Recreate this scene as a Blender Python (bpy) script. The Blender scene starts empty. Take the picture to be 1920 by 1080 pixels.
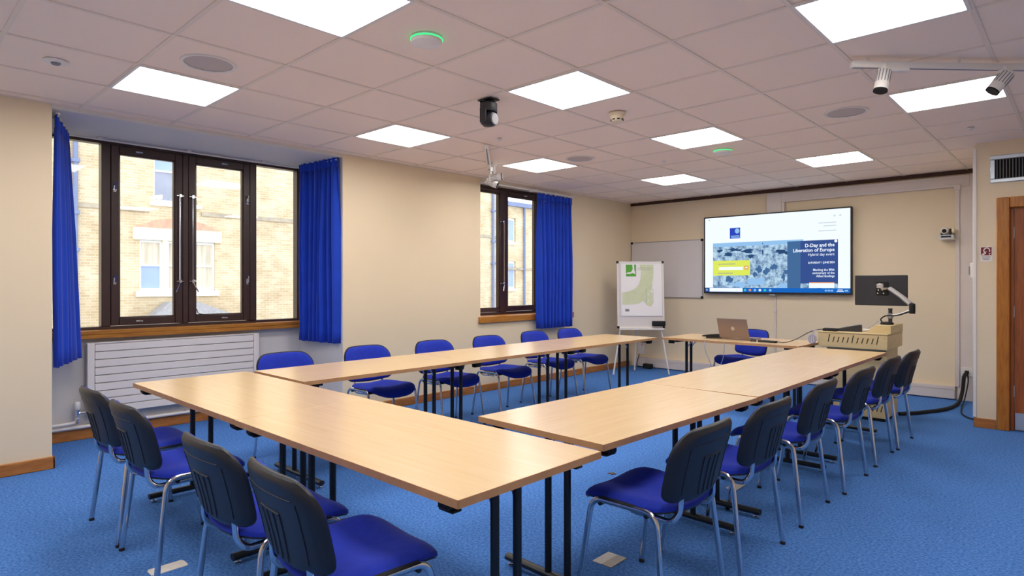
import bpy, bmesh, math, random
from mathutils import Vector, Matrix
random.seed(7)
S = bpy.context.scene
COL = S.collection
PI = math.pi

# ------------------------------------------------------------------ camera, sky, exposure
YAW = 0.7541
cam_d = bpy.data.cameras.new('camera')
cam_d.sensor_width = 36.0
cam_d.lens = 36.0 * 1155.0 / 1920.0
cam_d.shift_y = -8.5 / 1920.0
cam_d.clip_start = 0.05
cam_d.clip_end = 300
cam = bpy.data.objects.new('camera', cam_d)
cam.location = (0, 0, 1.30)
cam.rotation_euler = (PI / 2, 0, YAW)
COL.objects.link(cam)
S.camera = cam

W = bpy.data.worlds.new('overcast_sky')
S.world = W
W.use_nodes = True
wb = W.node_tree.nodes['Background']
wb.inputs['Color'].default_value = (0.93, 0.97, 1.0, 1)
wb.inputs['Strength'].default_value = 2.6

LAMP = 15.0                      # radiance of the ceiling light panels
S.view_settings.view_transform = 'Standard'
S.view_settings.look = 'None'
S.view_settings.exposure = 0.0
S.view_settings.gamma = 1.0
S.view_settings.use_curve_mapping = False

CEIL = 2.56
XL = -5.32                      # inner face of the left wall piers
YF = 8.44                       # far wall
YD = 6.95                       # wall with the door
XD = -0.76                      # its outer corner

# ------------------------------------------------------------------ materials
def lin(c):
    return tuple(((v / 255) / 12.92 if v / 255 <= 0.04045 else ((v / 255 + 0.055) / 1.055) ** 2.4) for v in c) + (1.0,)

def mat(name, rgb, rough=0.6, metal=0.0, var=0.06, scale=8.0, bump=0.0, bscale=60.0, stretch=(1, 1, 1), spec=0.5, sheen=0.0, coat=0.0, rgb2=None, detail=3.0):
    m = bpy.data.materials.new(name)
    m.use_nodes = True
    nt = m.node_tree
    b = nt.nodes['Principled BSDF']
    b.inputs['Roughness'].default_value = rough
    b.inputs['Metallic'].default_value = metal
    b.inputs['Specular IOR Level'].default_value = spec
    if sheen:
        b.inputs['Sheen Weight'].default_value = sheen
    if coat:
        b.inputs['Coat Weight'].default_value = coat
        b.inputs['Coat Roughness'].default_value = 0.25
    tc = nt.nodes.new('ShaderNodeTexCoord')
    mp = nt.nodes.new('ShaderNodeMapping')
    mp.inputs['Scale'].default_value = stretch
    nt.links.new(tc.outputs['Object'], mp.inputs['Vector'])
    n = nt.nodes.new('ShaderNodeTexNoise')
    n.inputs['Scale'].default_value = scale
    n.inputs['Detail'].default_value = detail
    nt.links.new(mp.outputs['Vector'], n.inputs['Vector'])
    r = nt.nodes.new('ShaderNodeValToRGB')
    c = lin(rgb)
    if rgb2:
        c0, c1 = lin(rgb2), c
    else:
        c0 = tuple(max(0, v * (1 - var)) for v in c[:3]) + (1,)
        c1 = tuple(min(1, v * (1 + var)) for v in c[:3]) + (1,)
    r.color_ramp.elements[0].position = 0.3
    r.color_ramp.elements[1].position = 0.7
    r.color_ramp.elements[0].color = c0
    r.color_ramp.elements[1].color = c1
    nt.links.new(n.outputs['Fac'], r.inputs['Fac'])
    nt.links.new(r.outputs['Color'], b.inputs['Base Color'])
    if bump:
        n2 = nt.nodes.new('ShaderNodeTexNoise')
        n2.inputs['Scale'].default_value = bscale
        n2.inputs['Detail'].default_value = 2.0
        nt.links.new(mp.outputs['Vector'], n2.inputs['Vector'])
        bp = nt.nodes.new('ShaderNodeBump')
        bp.inputs['Strength'].default_value = bump
        bp.inputs['Distance'].default_value = 0.01
        nt.links.new(n2.outputs['Fac'], bp.inputs['Height'])
        nt.links.new(bp.outputs['Normal'], b.inputs['Normal'])
    return m

def emit(name, rgb, strength):
    m = bpy.data.materials.new(name)
    m.use_nodes = True
    nt = m.node_tree
    for n in list(nt.nodes):
        nt.nodes.remove(n)
    o = nt.nodes.new('ShaderNodeOutputMaterial')
    e = nt.nodes.new('ShaderNodeEmission')
    e.inputs['Color'].default_value = lin(rgb)
    e.inputs['Strength'].default_value = strength
    nt.links.new(e.outputs[0], o.inputs[0])
    return m

def glass_mat(name, tint=(1, 1, 1, 1), refl=0.06):
    m = bpy.data.materials.new(name)
    m.use_nodes = True
    nt = m.node_tree
    for n in list(nt.nodes):
        nt.nodes.remove(n)
    o = nt.nodes.new('ShaderNodeOutputMaterial')
    t = nt.nodes.new('ShaderNodeBsdfTransparent')
    t.inputs['Color'].default_value = tint
    g = nt.nodes.new('ShaderNodeBsdfGlossy')
    g.inputs['Roughness'].default_value = 0.02
    mx = nt.nodes.new('ShaderNodeMixShader')
    lw = nt.nodes.new('ShaderNodeLayerWeight')
    lw.inputs['Blend'].default_value = 0.5
    pw = nt.nodes.new('ShaderNodeMath')
    pw.operation = 'POWER'
    pw.inputs[1].default_value = 4.0
    nt.links.new(lw.outputs['Facing'], pw.inputs[0])
    ma_ = nt.nodes.new('ShaderNodeMath')
    ma_.operation = 'MULTIPLY_ADD'
    ma_.inputs[1].default_value = 0.6
    ma_.inputs[2].default_value = 0.025
    nt.links.new(pw.outputs[0], ma_.inputs[0])
    nt.links.new(ma_.outputs[0], mx.inputs[0])
    nt.links.new(t.outputs[0], mx.inputs[1])
    nt.links.new(g.outputs[0], mx.inputs[2])
    nt.links.new(mx.outputs[0], o.inputs[0])
    return m

def brick_mat(name, c1, c2, mortar, swap):
    m = bpy.data.materials.new(name)
    m.use_nodes = True
    nt = m.node_tree
    b = nt.nodes['Principled BSDF']
    b.inputs['Roughness'].default_value = 0.9
    tc = nt.nodes.new('ShaderNodeTexCoord')
    sx = nt.nodes.new('ShaderNodeSeparateXYZ')
    cx = nt.nodes.new('ShaderNodeCombineXYZ')
    nt.links.new(tc.outputs['Object'], sx.inputs[0])
    nt.links.new(sx.outputs['X' if swap else 'Y'], cx.inputs['X'])
    nt.links.new(sx.outputs['Z'], cx.inputs['Y'])
    br = nt.nodes.new('ShaderNodeTexBrick')
    br.inputs['Color1'].default_value = lin(c1)
    br.inputs['Color2'].default_value = lin(c2)
    br.inputs['Mortar'].default_value = lin(mortar)
    br.inputs['Scale'].default_value = 1.0
    br.inputs['Brick Width'].default_value = 0.225
    br.inputs['Row Height'].default_value = 0.075
    br.inputs['Mortar Size'].default_value = 0.008
    nt.links.new(cx.outputs[0], br.inputs['Vector'])
    n = nt.nodes.new('ShaderNodeTexNoise')
    n.inputs['Scale'].default_value = 1.3
    n.inputs['Detail'].default_value = 5
    nt.links.new(tc.outputs['Object'], n.inputs['Vector'])
    mx = nt.nodes.new('ShaderNodeMixRGB')
    mx.blend_type = 'MULTIPLY'
    mx.inputs[0].default_value = 0.65
    r = nt.nodes.new('ShaderNodeValToRGB')
    r.color_ramp.elements[0].position = 0.35
    r.color_ramp.elements[0].color = (0.70, 0.62, 0.54, 1)
    r.color_ramp.elements[1].position = 0.6
    nt.links.new(n.outputs['Fac'], r.inputs['Fac'])
    nt.links.new(br.outputs['Color'], mx.inputs[1])
    nt.links.new(r.outputs['Color'], mx.inputs[2])
    nt.links.new(mx.outputs[0], b.inputs['Base Color'])
    bp = nt.nodes.new('ShaderNodeBump')
    bp.inputs['Strength'].default_value = 0.4
    bp.inputs['Distance'].default_value = 0.01
    nt.links.new(br.outputs['Fac'], bp.inputs['Height'])
    bp.invert = True
    nt.links.new(bp.outputs['Normal'], b.inputs['Normal'])
    return m

M = dict(
    wall=mat('cream_paint', (236, 219, 189), 0.75, var=0.015, scale=1.5, bump=0.03, bscale=180),
    white_wall=mat('white_paint', (226, 222, 218), 0.7, var=0.015, scale=2, bump=0.03, bscale=180),
    tile=mat('ceiling_tile_board', (255, 236, 221), 0.9, var=0.02, scale=260, bump=0.12, bscale=260),
    tbar=mat('ceiling_grid_metal', (240, 226, 212), 0.5, var=0.01),
    carpet=mat('blue_carpet', (98, 150, 222), 0.95, rgb2=(56, 102, 178), scale=75, bump=0.22, bscale=420, spec=0.1, detail=9),
    beech=mat('beech_laminate', (233, 202, 156), 0.27, rgb2=(228, 195, 146), scale=5.0, stretch=(0.6, 9, 1), spec=0.6, detail=5, coat=0.35),
    beech_edge=mat('beech_edge', (192, 144, 98), 0.5, var=0.1, scale=12),
    oak=mat('oak_varnish', (196, 132, 48), 0.4, rgb2=(160, 98, 30), scale=9, stretch=(5, 0.6, 5), detail=5),
    frame_oak=mat('door_frame_oak', (190, 122, 36), 0.4, rgb2=(160, 92, 22), scale=14, stretch=(4, 4, 0.5), detail=5),
    skirt=mat('stained_skirting', (190, 124, 58), 0.45, rgb2=(158, 94, 38), scale=9, stretch=(0.8, 0.8, 6), detail=5),
    door=mat('sapele_door', (172, 94, 42), 0.45, rgb2=(142, 70, 26), scale=16, stretch=(5, 5, 0.35), detail=6),
    dark_wood=mat('dark_batten', (70, 40, 26), 0.6),
    brown=mat('brown_window_frame', (62, 40, 38), 0.35, var=0.08, coat=0.2),
    glass=glass_mat('window_glass'),
    curtain=mat('royal_blue_curtain', (31, 70, 194), 0.8, var=0.08, scale=4, bump=0.08, bscale=300, sheen=0.15, spec=0.2),
    fabric=mat('blue_chair_fabric', (36, 56, 176), 0.9, var=0.07, scale=30, bump=0.15, bscale=500, sheen=0.1, spec=0.15),
    plastic=mat('black_plastic', (29, 31, 40), 0.42, var=0.06, bump=0.08, bscale=400),
    black=mat('black_steel', (20, 21, 26), 0.4, var=0.05),
    rubber=mat('black_rubber', (14, 14, 15), 0.7),
    chrome=mat('chrome', (214, 214, 218), 0.13, metal=1.0, var=0.02),
    steel=mat('brushed_steel', (190, 200, 212), 0.35, metal=0.6, var=0.03, scale=30, stretch=(1, 1, 12)),
    white=mat('white_plastic', (236, 232, 228), 0.45, var=0.01),
    trunk=mat('white_trunking', (222, 213, 209), 0.45, var=0.012),
    rad=mat('radiator_enamel', (238, 232, 228), 0.4, var=0.01),
    groove=mat('radiator_back_steel', (188, 180, 176), 0.6, var=0.02),
    board=mat('whiteboard_enamel', (222, 216, 216), 0.3, var=0.01),
    alu=mat('aluminium_trim', (196, 192, 190), 0.35, metal=0.7, var=0.02),
    paper=mat('flipchart_paper', (248, 245, 246), 0.8, var=0.01),
    green=mat('green_print', (96, 176, 66), 0.8, var=0.03),
    pale_green=mat('pale_green_print', (216, 224, 188), 0.8, var=0.05, scale=14),
    grey_print=mat('grey_print', (140, 140, 146), 0.8),
    lect=mat('maple_laminate', (217, 197, 150), 0.45, rgb2=(207, 185, 138), scale=6, stretch=(1, 1, 6), detail=4),
    slot=mat('dark_slot', (34, 26, 20), 0.9),
    laptop=mat('bronze_grey_aluminium', (150, 130, 119), 0.4, metal=0.35, var=0.03),
    screen_off=mat('black_screen', (18, 18, 20), 0.3),
    charcoal=mat('charcoal_plastic', (44, 44, 50), 0.5, var=0.05, scale=20),
    vent_slat=mat('grey_vent_slat', (104, 108, 116), 0.5),
    grille=mat('grey_speaker_grille', (196, 186, 182), 0.7, var=0.04, scale=200),
    arm=mat('silver_arm', (176, 174, 174), 0.35, metal=0.6, var=0.03),
    maroon=mat('maroon_print', (120, 20, 40), 0.6),
    tape=mat('grey_tape', (196, 190, 184), 0.7, var=0.05, scale=40),
    tape2=mat('light_tape', (240, 234, 228), 0.7, var=0.05, scale=40),
    leaf=mat('brown_scrap', (96, 70, 52), 0.8),
    cable_blue=mat('pale_blue_cable', (172, 172, 206), 0.6),
    cream_plastic=mat('cream_plastic', (240, 226, 196), 0.5, var=0.01),
    brick=brick_mat('stock_brick', (222, 206, 174), (204, 184, 150), (226, 216, 196), False),
    stone=mat('pale_stone', (250, 240, 212), 0.9, var=0.06, scale=3),
    course=mat('weathered_stone_band', (176, 166, 150), 0.9, var=0.15, scale=4),
    redtile=mat('red_clay', (226, 164, 142), 0.9, var=0.12, scale=9),
    sash=mat('white_sash_paint', (248, 248, 250), 0.6, var=0.01),
    pane=mat('sash_glass', (150, 156, 176), 0.08, var=0.2, scale=1.2),
    pane_curtain=mat('sash_glass_curtained', (206, 196, 178), 0.3, var=0.25, scale=2.2, stretch=(1, 5, 0.4)),
    pane_blue=mat('sash_glass_sky', (150, 172, 220), 0.08, var=0.1, scale=1),
    pipe_out=mat('grey_blue_downpipe', (120, 134, 172), 0.6),
    slate=mat('grey_slate', (150, 150, 156), 0.8, var=0.15, scale=14),
    yard=mat('grey_tarmac', (120, 120, 118), 0.95),
    lamp=emit('lit_diffuser', (255, 250, 244), LAMP),
    led_green=emit('green_led', (60, 230, 130), 1.6),
    scr_white=emit('screen_white', (238, 246, 255), 1.08),
    scr_navy=emit('screen_navy', (56, 82, 146), 1.0),
    scr_logo=emit('screen_logo_blue', (46, 72, 190), 1.0),
    scr_pale=emit('screen_pale_blue', (150, 196, 240), 1.0),
    scr_yellow=emit('screen_yellow', (224, 236, 96), 1.0),
    scr_grey=emit('screen_grey', (176, 184, 150), 1.0),
    scr_orange=emit('screen_orange', (236, 150, 96), 1.0),
    scr_task=emit('screen_taskbar', (26, 104, 196), 1.0),
    scr_dark=emit('screen_dark_blue', (44, 76, 120), 1.0),
    scr_mid=emit('screen_mid_blue', (70, 108, 156), 1.0),
    scr_icon=emit('screen_icon_teal', (70, 200, 200), 1.0),
    scr_faint=emit('screen_faint_grey', (206, 220, 228), 1.0),
)

def banner_mat():
    m = emit('screen_photo', (100, 150, 200), 1.0)
    nt = m.node_tree
    e = [n for n in nt.nodes if n.type == 'EMISSION'][0]
    tc = nt.nodes.new('ShaderNodeTexCoord')
    n = nt.nodes.new('ShaderNodeTexNoise')
    n.inputs['Scale'].default_value = 13
    n.inputs['Detail'].default_value = 8
    n.inputs['Roughness'].default_value = 0.7
    r = nt.nodes.new('ShaderNodeValToRGB')
    r.color_ramp.elements[0].position = 0.36
    r.color_ramp.elements[0].color = lin((58, 96, 146))
    r.color_ramp.elements[1].position = 0.58
    r.color_ramp.elements[1].color = lin((190, 222, 244))
    nt.links.new(tc.outputs['Object'], n.inputs['Vector'])
    nt.links.new(n.outputs['Fac'], r.inputs['Fac'])
    nt.links.new(r.outputs['Color'], e.inputs['Color'])
    return m
M['scr_photo'] = banner_mat()

# ------------------------------------------------------------------ mesh helpers
class MB:
    def __init__(self):
        self.bm = bmesh.new()
    def box(self, x0, x1, y0, y1, z0, z1, bev=0.0, mtx=None, seg=1):
        vs = [self.bm.verts.new((x, y, z)) for x in (x0, x1) for y in (y0, y1) for z in (z0, z1)]
        q = [(0, 1, 3, 2), (4, 6, 7, 5), (0, 4, 5, 1), (2, 3, 7, 6), (0, 2, 6, 4), (1, 5, 7, 3)]
        fs = [self.bm.faces.new([vs[i] for i in f]) for f in q]
        if bev:
            es = list({e for f in fs for e in f.edges})
            r = bmesh.ops.bevel(self.bm, geom=es, offset=bev, segments=seg, affect='EDGES', profile=0.5)
            vs = list({v for f in r['faces'] for v in f.verts} | {v for v in vs if v.is_valid})
        if mtx is not None:
            bmesh.ops.transform(self.bm, matrix=mtx, verts=[v for v in vs if v.is_valid])
        return self
    def obox(self, c, ax, ay, az, sx, sy, sz, bev=0.0):
        m = Matrix((Vector(ax).normalized(), Vector(ay).normalized(), Vector(az).normalized())).transposed().to_4x4()
        m.translation = Vector(c)
        return self.box(-sx / 2, sx / 2, -sy / 2, sy / 2, -sz / 2, sz / 2, bev, m)
    def tube(self, pts, r, n=8, rb=None, up=None, caps=True):
        pts = [Vector(p) for p in pts]
        rb = rb if rb else r
        t0 = (pts[1] - pts[0]).normalized()
        ref = Vector(up) if up else (Vector((0, 0, 1)) if abs(t0.z) < 0.9 else Vector((1, 0, 0)))
        a = (ref - t0 * ref.dot(t0)).normalized()
        rings = []
        for i, p in enumerate(pts):
            if i == 0:
                t = t0
            elif i == len(pts) - 1:
                t = (pts[-1] - pts[-2]).normalized()
            else:
                t = ((pts[i] - pts[i - 1]).normalized() + (pts[i + 1] - pts[i]).normalized()).normalized()
            a = (a - t * a.dot(t)).normalized()
            b = t.cross(a)
            rings.append([self.bm.verts.new(p + a * math.cos(2 * PI * k / n) * r + b * math.sin(2 * PI * k / n) * rb) for k in range(n)])
        for i in range(len(rings) - 1):
            for k in range(n):
                self.bm.faces.new((rings[i][k], rings[i][(k + 1) % n], rings[i + 1][(k + 1) % n], rings[i + 1][k]))
        if caps:
            self.bm.faces.new(rings[0][::-1])
            self.bm.faces.new(rings[-1])
        return self
    def lathe(self, prof, c=(0, 0, 0), n=24, axis=(0, 0, 1)):
        ax = Vector(axis).normalized()
        q = Vector((0, 0, 1)).rotation_difference(ax).to_matrix()
        c = Vector(c)
        rings = []
        for r, z in prof:
            if r < 1e-6:
                rings.append([self.bm.verts.new(c + q @ Vector((0, 0, z)))])
            else:
                rings.append([self.bm.verts.new(c + q @ Vector((r * math.cos(2 * PI * k / n), r * math.sin(2 * PI * k / n), z))) for k in range(n)])
        for i in range(len(rings) - 1):
            A, B = rings[i], rings[i + 1]
            for k in range(n):
                a0, a1 = A[k % len(A)], A[(k + 1) % len(A)]
                b0, b1 = B[k % len(B)], B[(k + 1) % len(B)]
                vs = []
                for v in (a0, a1, b1, b0):
                    if v not in vs:
                        vs.append(v)
                if len(vs) >= 3:
                    self.bm.faces.new(vs)
        return self
    def prism(self, poly, d, f):
        """poly: 2-D outline; f(u, v, h) -> 3-D; extruded from h=0 to h=d"""
        a = [self.bm.verts.new(f(u, v, 0)) for u, v in poly]
        b = [self.bm.verts.new(f(u, v, d)) for u, v in poly]
        n = len(poly)
        self.bm.faces.new(a[::-1])
        self.bm.faces.new(b)
        for i in range(n):
            self.bm.faces.new((a[i], a[(i + 1) % n], b[(i + 1) % n], b[i]))
        return self
    def pad(self, outline, center, f, top, bot, rings=(0.25, 0.5, 0.75, 0.9, 0.97, 1.0), edge=0.9):
        """closed cushion over a 2-D outline; top(s)/bot(s) give heights at ring scale s"""
        cu, cv = center
        def sheet(hf):
            out = [[self.bm.verts.new(f(cu, cv, hf(0.0)))]]
            for s in rings:
                out.append([self.bm.verts.new(f(cu + (u - cu) * s, cv + (v - cv) * s, hf(s))) for u, v in outline])
            return out
        n = len(outline)
        T, B = sheet(top), sheet(bot)
        for sh, flip in ((T, False), (B, True)):
            for k in range(n):
                q = (sh[0][0], sh[1][k], sh[1][(k + 1) % n])
                self.bm.faces.new(q[::-1] if flip else q)
            for i in range(1, len(sh) - 1):
                for k in range(n):
                    q = (sh[i][k], sh[i + 1][k], sh[i + 1][(k + 1) % n], sh[i][(k + 1) % n])
                    self.bm.faces.new(q[::-1] if flip else q)
        for k in range(n):
            self.bm.faces.new((T[-1][k], B[-1][k], B[-1][(k + 1) % n], T[-1][(k + 1) % n]))
        return self
    def build(self, name, m, parent=None, smooth=40, loc=None):
        bmesh.ops.recalc_face_normals(self.bm, faces=self.bm.faces[:])
        me = bpy.data.meshes.new(name)
        self.bm.to_mesh(me)
        self.bm.free()
        me.materials.append(m)
        if smooth:
            me.polygons.foreach_set('use_smooth', [True] * len(me.polygons))
            me.set_sharp_from_angle(angle=math.radians(smooth))
        o = bpy.data.objects.new(name, me)
        COL.objects.link(o)
        if parent:
            o.parent = parent
        if loc:
            o.location = loc
        return o

def fillet(pts, r, n=5):
    pts = [Vector(p) for p in pts]
    out = [pts[0]]
    for i in range(1, len(pts) - 1):
        p, a, b = pts[i], pts[i - 1], pts[i + 1]
        da, db = (a - p), (b - p)
        rr = min(r, da.length * 0.45, db.length * 0.45)
        s, e = p + da.normalized() * rr, p + db.normalized() * rr
        for k in range(n + 1):
            t = k / n
            out.append(s * (1 - t) ** 2 + p * 2 * t * (1 - t) + e * t * t)
    out.append(pts[-1])
    return out

def spline(pts, n=8):
    P = [Vector(p) for p in pts]
    P = [P[0] * 2 - P[1]] + P + [P[-1] * 2 - P[-2]]
    out = []
    for i in range(1, len(P) - 2):
        for k in range(n):
            t = k / n
            a, b, c, d = P[i - 1], P[i], P[i + 1], P[i + 2]
            out.append(0.5 * ((2 * b) + (c - a) * t + (2 * a - 5 * b + 4 * c - d) * t * t + (3 * b - a - 3 * c + d) * t ** 3))
    out.append(P[-2])
    return out

def empty(name, label=None, cat=None, loc=(0, 0, 0), rz=0.0, group=None, kind=None, parent=None):
    o = bpy.data.objects.new(name, None)
    o.empty_display_size = 0.1
    COL.objects.link(o)
    o.location = loc
    o.rotation_euler = (0, 0, rz)
    if parent:
        o.parent = parent
    return tag(o, label, cat, group, kind)

def tag(o, label=None, cat=None, group=None, kind=None):
    if label: o['label'] = label
    if cat: o['category'] = cat
    if group: o['group'] = group
    if kind: o['kind'] = kind
    return o

def dup(o, parent=None, loc=None, rz=None, label=None, group=None):
    c = o.copy()
    COL.objects.link(c)
    if parent:
        c.parent = parent
    if loc is not None: c.location = loc
    if rz is not None: c.rotation_euler = (0, 0, rz)
    if label: c['label'] = label
    if group: c['group'] = group
    for ch in list(o.children):
        dup(ch, c)
    return c

def struct(mb, name, m, parent=None, **k):
    o = mb.build(name, m, parent, **k)
    if not parent:
        o['kind'] = 'structure'
    return o

# ------------------------------------------------------------------ the room shell
struct(MB().box(-6.3, 1.7, -1.8, 8.7, -0.12, 0.0), 'floor', M['carpet'], smooth=0)

wl = MB()
wl.box(-6.28, XL, -1.8, 0.938, 0, 2.7)                     # near pier
wl.box(-6.28, XL, 3.255, 5.11, 0, 2.7)                    # middle pier
wl.box(-5.72, XL, 6.87, 8.7, 0, 2.7)                      # far length
wl.box(-5.72, XL, 5.11, 6.87, 0, 0.86)                   # below window 2
wl.box(-5.72, XL, 5.11, 6.87, 2.545, 2.7)                # above window 2
wall_left = struct(wl, 'wall_left', M['wall'], smooth=0)
wr = MB()
wr.box(-6.28, -6.14, 0.94, 3.255, 0, 0.87)                # below window 1
wr.box(-6.28, XL, 0.94, 3.255, 2.53, 2.7)                 # soffit over window 1
# thin white plaster linings of the window bay reveals
wr.box(-6.27, XL - 0.003, 0.937, 0.943, 0, 2.55)
wr.box(-6.27, XL - 0.003, 3.251, 3.256, 0, 2.55)
tag(wr.build('trim_1', M['white_wall'], smooth=0), kind='structure')

wf = MB().box(-5.72, -0.6, YF, YF + 0.2, 0, 2.7)
struct(wf, 'wall_far', M['wall'], smooth=0)
wd = MB()
wd.box(XD, -0.56, YD, YF + 0.1, 0, 2.7)
wd.box(0.40, 1.7, YD, YD + 0.2, 0, 2.7)
wd.box(-0.56, 0.40, YD, YD + 0.2, 2.03, 2.7)
wd.box(-0.56, 1.7, YF + 0.1, YF + 0.2, 0, 2.7)
struct(wd, 'wall_door_side', M['wall'], smooth=0)
struct(MB().box(1.5, 1.7, -1.8, YD, 0, 2.7), 'wall_right', M['wall'], smooth=0)
struct(MB().box(-6.6, 1.7, -2.0, -1.8, 0, 2.7), 'wall_near', M['wall'], smooth=0)

# ceiling: T-bar grid with a lay-in tile in every cell
GX0, GY0, G = -3.397, 0.51, 0.6
lights = [(-2, 1), (1, 1), (4, 1), (-2, 4), (1, 4), (4, 4), (-2, 7), (1, 7), (4, 7), (-1, 10), (2, 10), (-2, -2), (1, -2), (4, -2)]
cb = MB()
cb.box(-6.28, 1.7, -2.0, 5.11, 2.62, 2.75)
cb.box(-5.72, 1.7, 5.11, 8.7, 2.62, 2.75)
xs = [XL] + [GX0 + G * i for i in range(-3, 9) if GX0 + G * i < 1.5] + [1.5]
ys = [-1.8] + [GY0 + G * j for j in range(-3, 14) if GY0 + G * j < YF] + [YF]
for x in xs[1:-1]:
    cb.box(x - 0.011, x + 0.011, ys[0], ys[-1], CEIL, CEIL + 0.03)
for y in ys[1:-1]:
    cb.box(xs[0], xs[-1], y - 0.011, y + 0.011, CEIL + 0.001, CEIL + 0.03)
cb.box(XL, XL + 0.02, ys[0], 0.95, CEIL, CEIL + 0.03)
cb.box(XL - 0.02, XL + 0.02, 0.95, 3.255, CEIL - 0.004, CEIL + 0.03)
cb.box(XL, XL + 0.02, 3.255, YF, CEIL, CEIL + 0.03)
ceiling = struct(cb, 'ceiling', M['tbar'], smooth=0)
lightset = set(lights)
tile_meshes = {}
for a in range(len(xs) - 1):
    for b in range(len(ys) - 1):
        x0, x1, y0, y1 = xs[a], xs[a + 1], ys[b], ys[b + 1]
        i = round((x0 - GX0) / G) if a else None
        j = round((y0 - GY0) / G) if b else None
        if (i, j) in lightset or x1 - x0 < 0.03 or y1 - y0 < 0.03:
            continue
        key = (round(x1 - x0, 3), round(y1 - y0, 3))
        w, d = (x1 - x0) / 2 - 0.006, (y1 - y0) / 2 - 0.006
        loc = ((x0 + x1) / 2, (y0 + y1) / 2, CEIL + 0.006)
        if key not in tile_meshes:
            o = MB().box(-w, w, -d, d, 0, 0.016).build('ceiling_tile', M['tile'], ceiling, smooth=0, loc=loc)
            tile_meshes[key] = o
        else:
            o = tile_meshes[key].copy()
            COL.objects.link(o)
            o.location = loc

# ceiling light panels
light_labels = {
    (-2, 1): 'square recessed light panel nearest the large window, left of the round speaker',
    (1, 1): 'large bright square light panel cut by the top edge of the photo, left of centre',
    (4, 1): 'square light panel overhead at the right, out of the photo',
    (-2, 4): 'square light panel above the pier between the two windows',
    (1, 4): 'square light panel at the centre of the ceiling beside the smoke detector',
    (4, 4): 'bright square light panel cut by the top edge at the right',
    (-2, 7): 'small-looking square light panel in front of the narrow window',
    (1, 7): 'square light panel between the smoke detector and the far green-lit disc',
    (4, 7): 'square light panel behind the two white track spotlights',
    (-1, 10): 'farthest square light panel, above the whiteboard',
    (2, 10): 'farthest square light panel on the right, above the television end',
    (-2, -2): 'square light panel behind the viewer on the window side',
    (1, -2): 'square light panel behind the viewer in the middle',
    (4, -2): 'square light panel behind the viewer on the right'}
lp0 = None
for k in lights:
    loc = (GX0 + G * (k[0] + 0.5), GY0 + G * (k[1] + 0.5), CEIL)
    if lp0 is None:
        lp0 = empty('ceiling_light', light_labels[k], 'ceiling light', loc, group='square ceiling light panels')
        f = MB()
        h = 0.299
        for (x0, x1, y0, y1) in ((-h, h, -h, -h + 0.016), (-h, h, h - 0.016, h), (-h, -h + 0.016, -h + 0.016, h - 0.016), (h - 0.016, h, -h + 0.016, h - 0.016)):
            f.box(x0, x1, y0, y1, -0.004, 0.02)
        f.box(-h, h, -h, h, 0.02, 0.05)
        f.build('frame', M['white'], lp0, smooth=0)
        MB().box(-h + 0.0165, h - 0.0165, -h + 0.0165, h - 0.0165, 0.002, 0.012).build('diffuser', M['lamp'], lp0, smooth=0)
    else:
        dup(lp0, None, loc, 0, light_labels[k])

# baseboards and trims
bl = MB()
for (x0, x1, y0, y1) in ((XL, XL + 0.018, -1.8, 0.957), (-6.12, XL + 0.018, 0.943, 0.957), (-6.139, -6.12, 0.957, 3.25), (-6.12, XL + 0.018, 3.237, 3.25), (XL, XL + 0.018, 3.237, 8.36)):
    bl.box(x0, x1, y0, y1, 0, 0.085, 0.004)
struct(bl, 'baseboard_left', M['skirt'])
bf = MB()
bf.box(-5.25, -1.1, 8.37, YF, 0.01, 0.15, 0.006)
bf.box(-5.25, -1.1, 8.365, 8.375, 0.118, 0.122)
struct(bf, 'baseboard_far', M['trunk'])
bd = MB().box(XD - 0.012, -0.615, YD - 0.016, YD, 0, 0.085, 0.004)
bd.box(XD - 0.012, XD, YD, 7.2, 0, 0.085, 0.004)
struct(bd, 'baseboard_right', M['skirt'])
struct(MB().box(XL, XD, YF - 0.03, YF, 2.522, 2.565, 0.003), 'trim_2', M['dark_wood'])
struct(MB().box(XD - 0.02, XD + 0.008, YD - 0.008, YD + 0.03, 0.09, 2.52, 0.003), 'trim_3', M['white'])
tr = MB()
tr.box(-3.18, -0.97, 8.395, YF, 2.375, 2.505, 0.004)
tr.box(-3.18, -0.97, 8.39, 8.396, 2.4, 2.405)
tr.box(-3.18, -0.97, 8.39, 8.396, 2.47, 2.475)
tr.box(-3.18, -2.985, 8.392, YF, 2.22, 2.51, 0.004)
tr.box(-3.0, -2.95, 8.40, YF, 2.22, 2.38, 0.003)
struct(tr, 'trim_4', M['trunk'])
tv = MB()
tv.box(-1.085, -0.94, 8.40, YF, 0.0, 2.51, 0.004)
tv.box(-1.10, -1.06, 8.385, YF, 0.15, 2.37, 0.003)
tv.box(-1.115, -1.05, 8.38, 8.40, 2.34, 2.40, 0.003)
struct(tv, 'trim_5', M['trunk'])
cd = MB().box(-3.092, -3.068, 8.42, YF, 0.15, 1.13, 0.003).box(-3.10, -3.06, 8.415, YF, 0.92, 0.95, 0.003)
struct(cd, 'trim_6', M['trunk'])

# ------------------------------------------------------------------ windows
def rect_frame(mb, x0, x1, y0, y1, z0, z1, t, tb=None, bev=0.004):
    tb = tb or t
    mb.box(x0, x1, y0, y0 + t, z0, z1, bev)
    mb.box(x0, x1, y1 - t, y1, z0, z1, bev)
    mb.box(x0, x1, y0 + t, y1 - t, z1 - tb, z1, bev)
    mb.box(x0, x1, y0 + t, y1 - t, z0, z0 + tb, bev)

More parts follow.
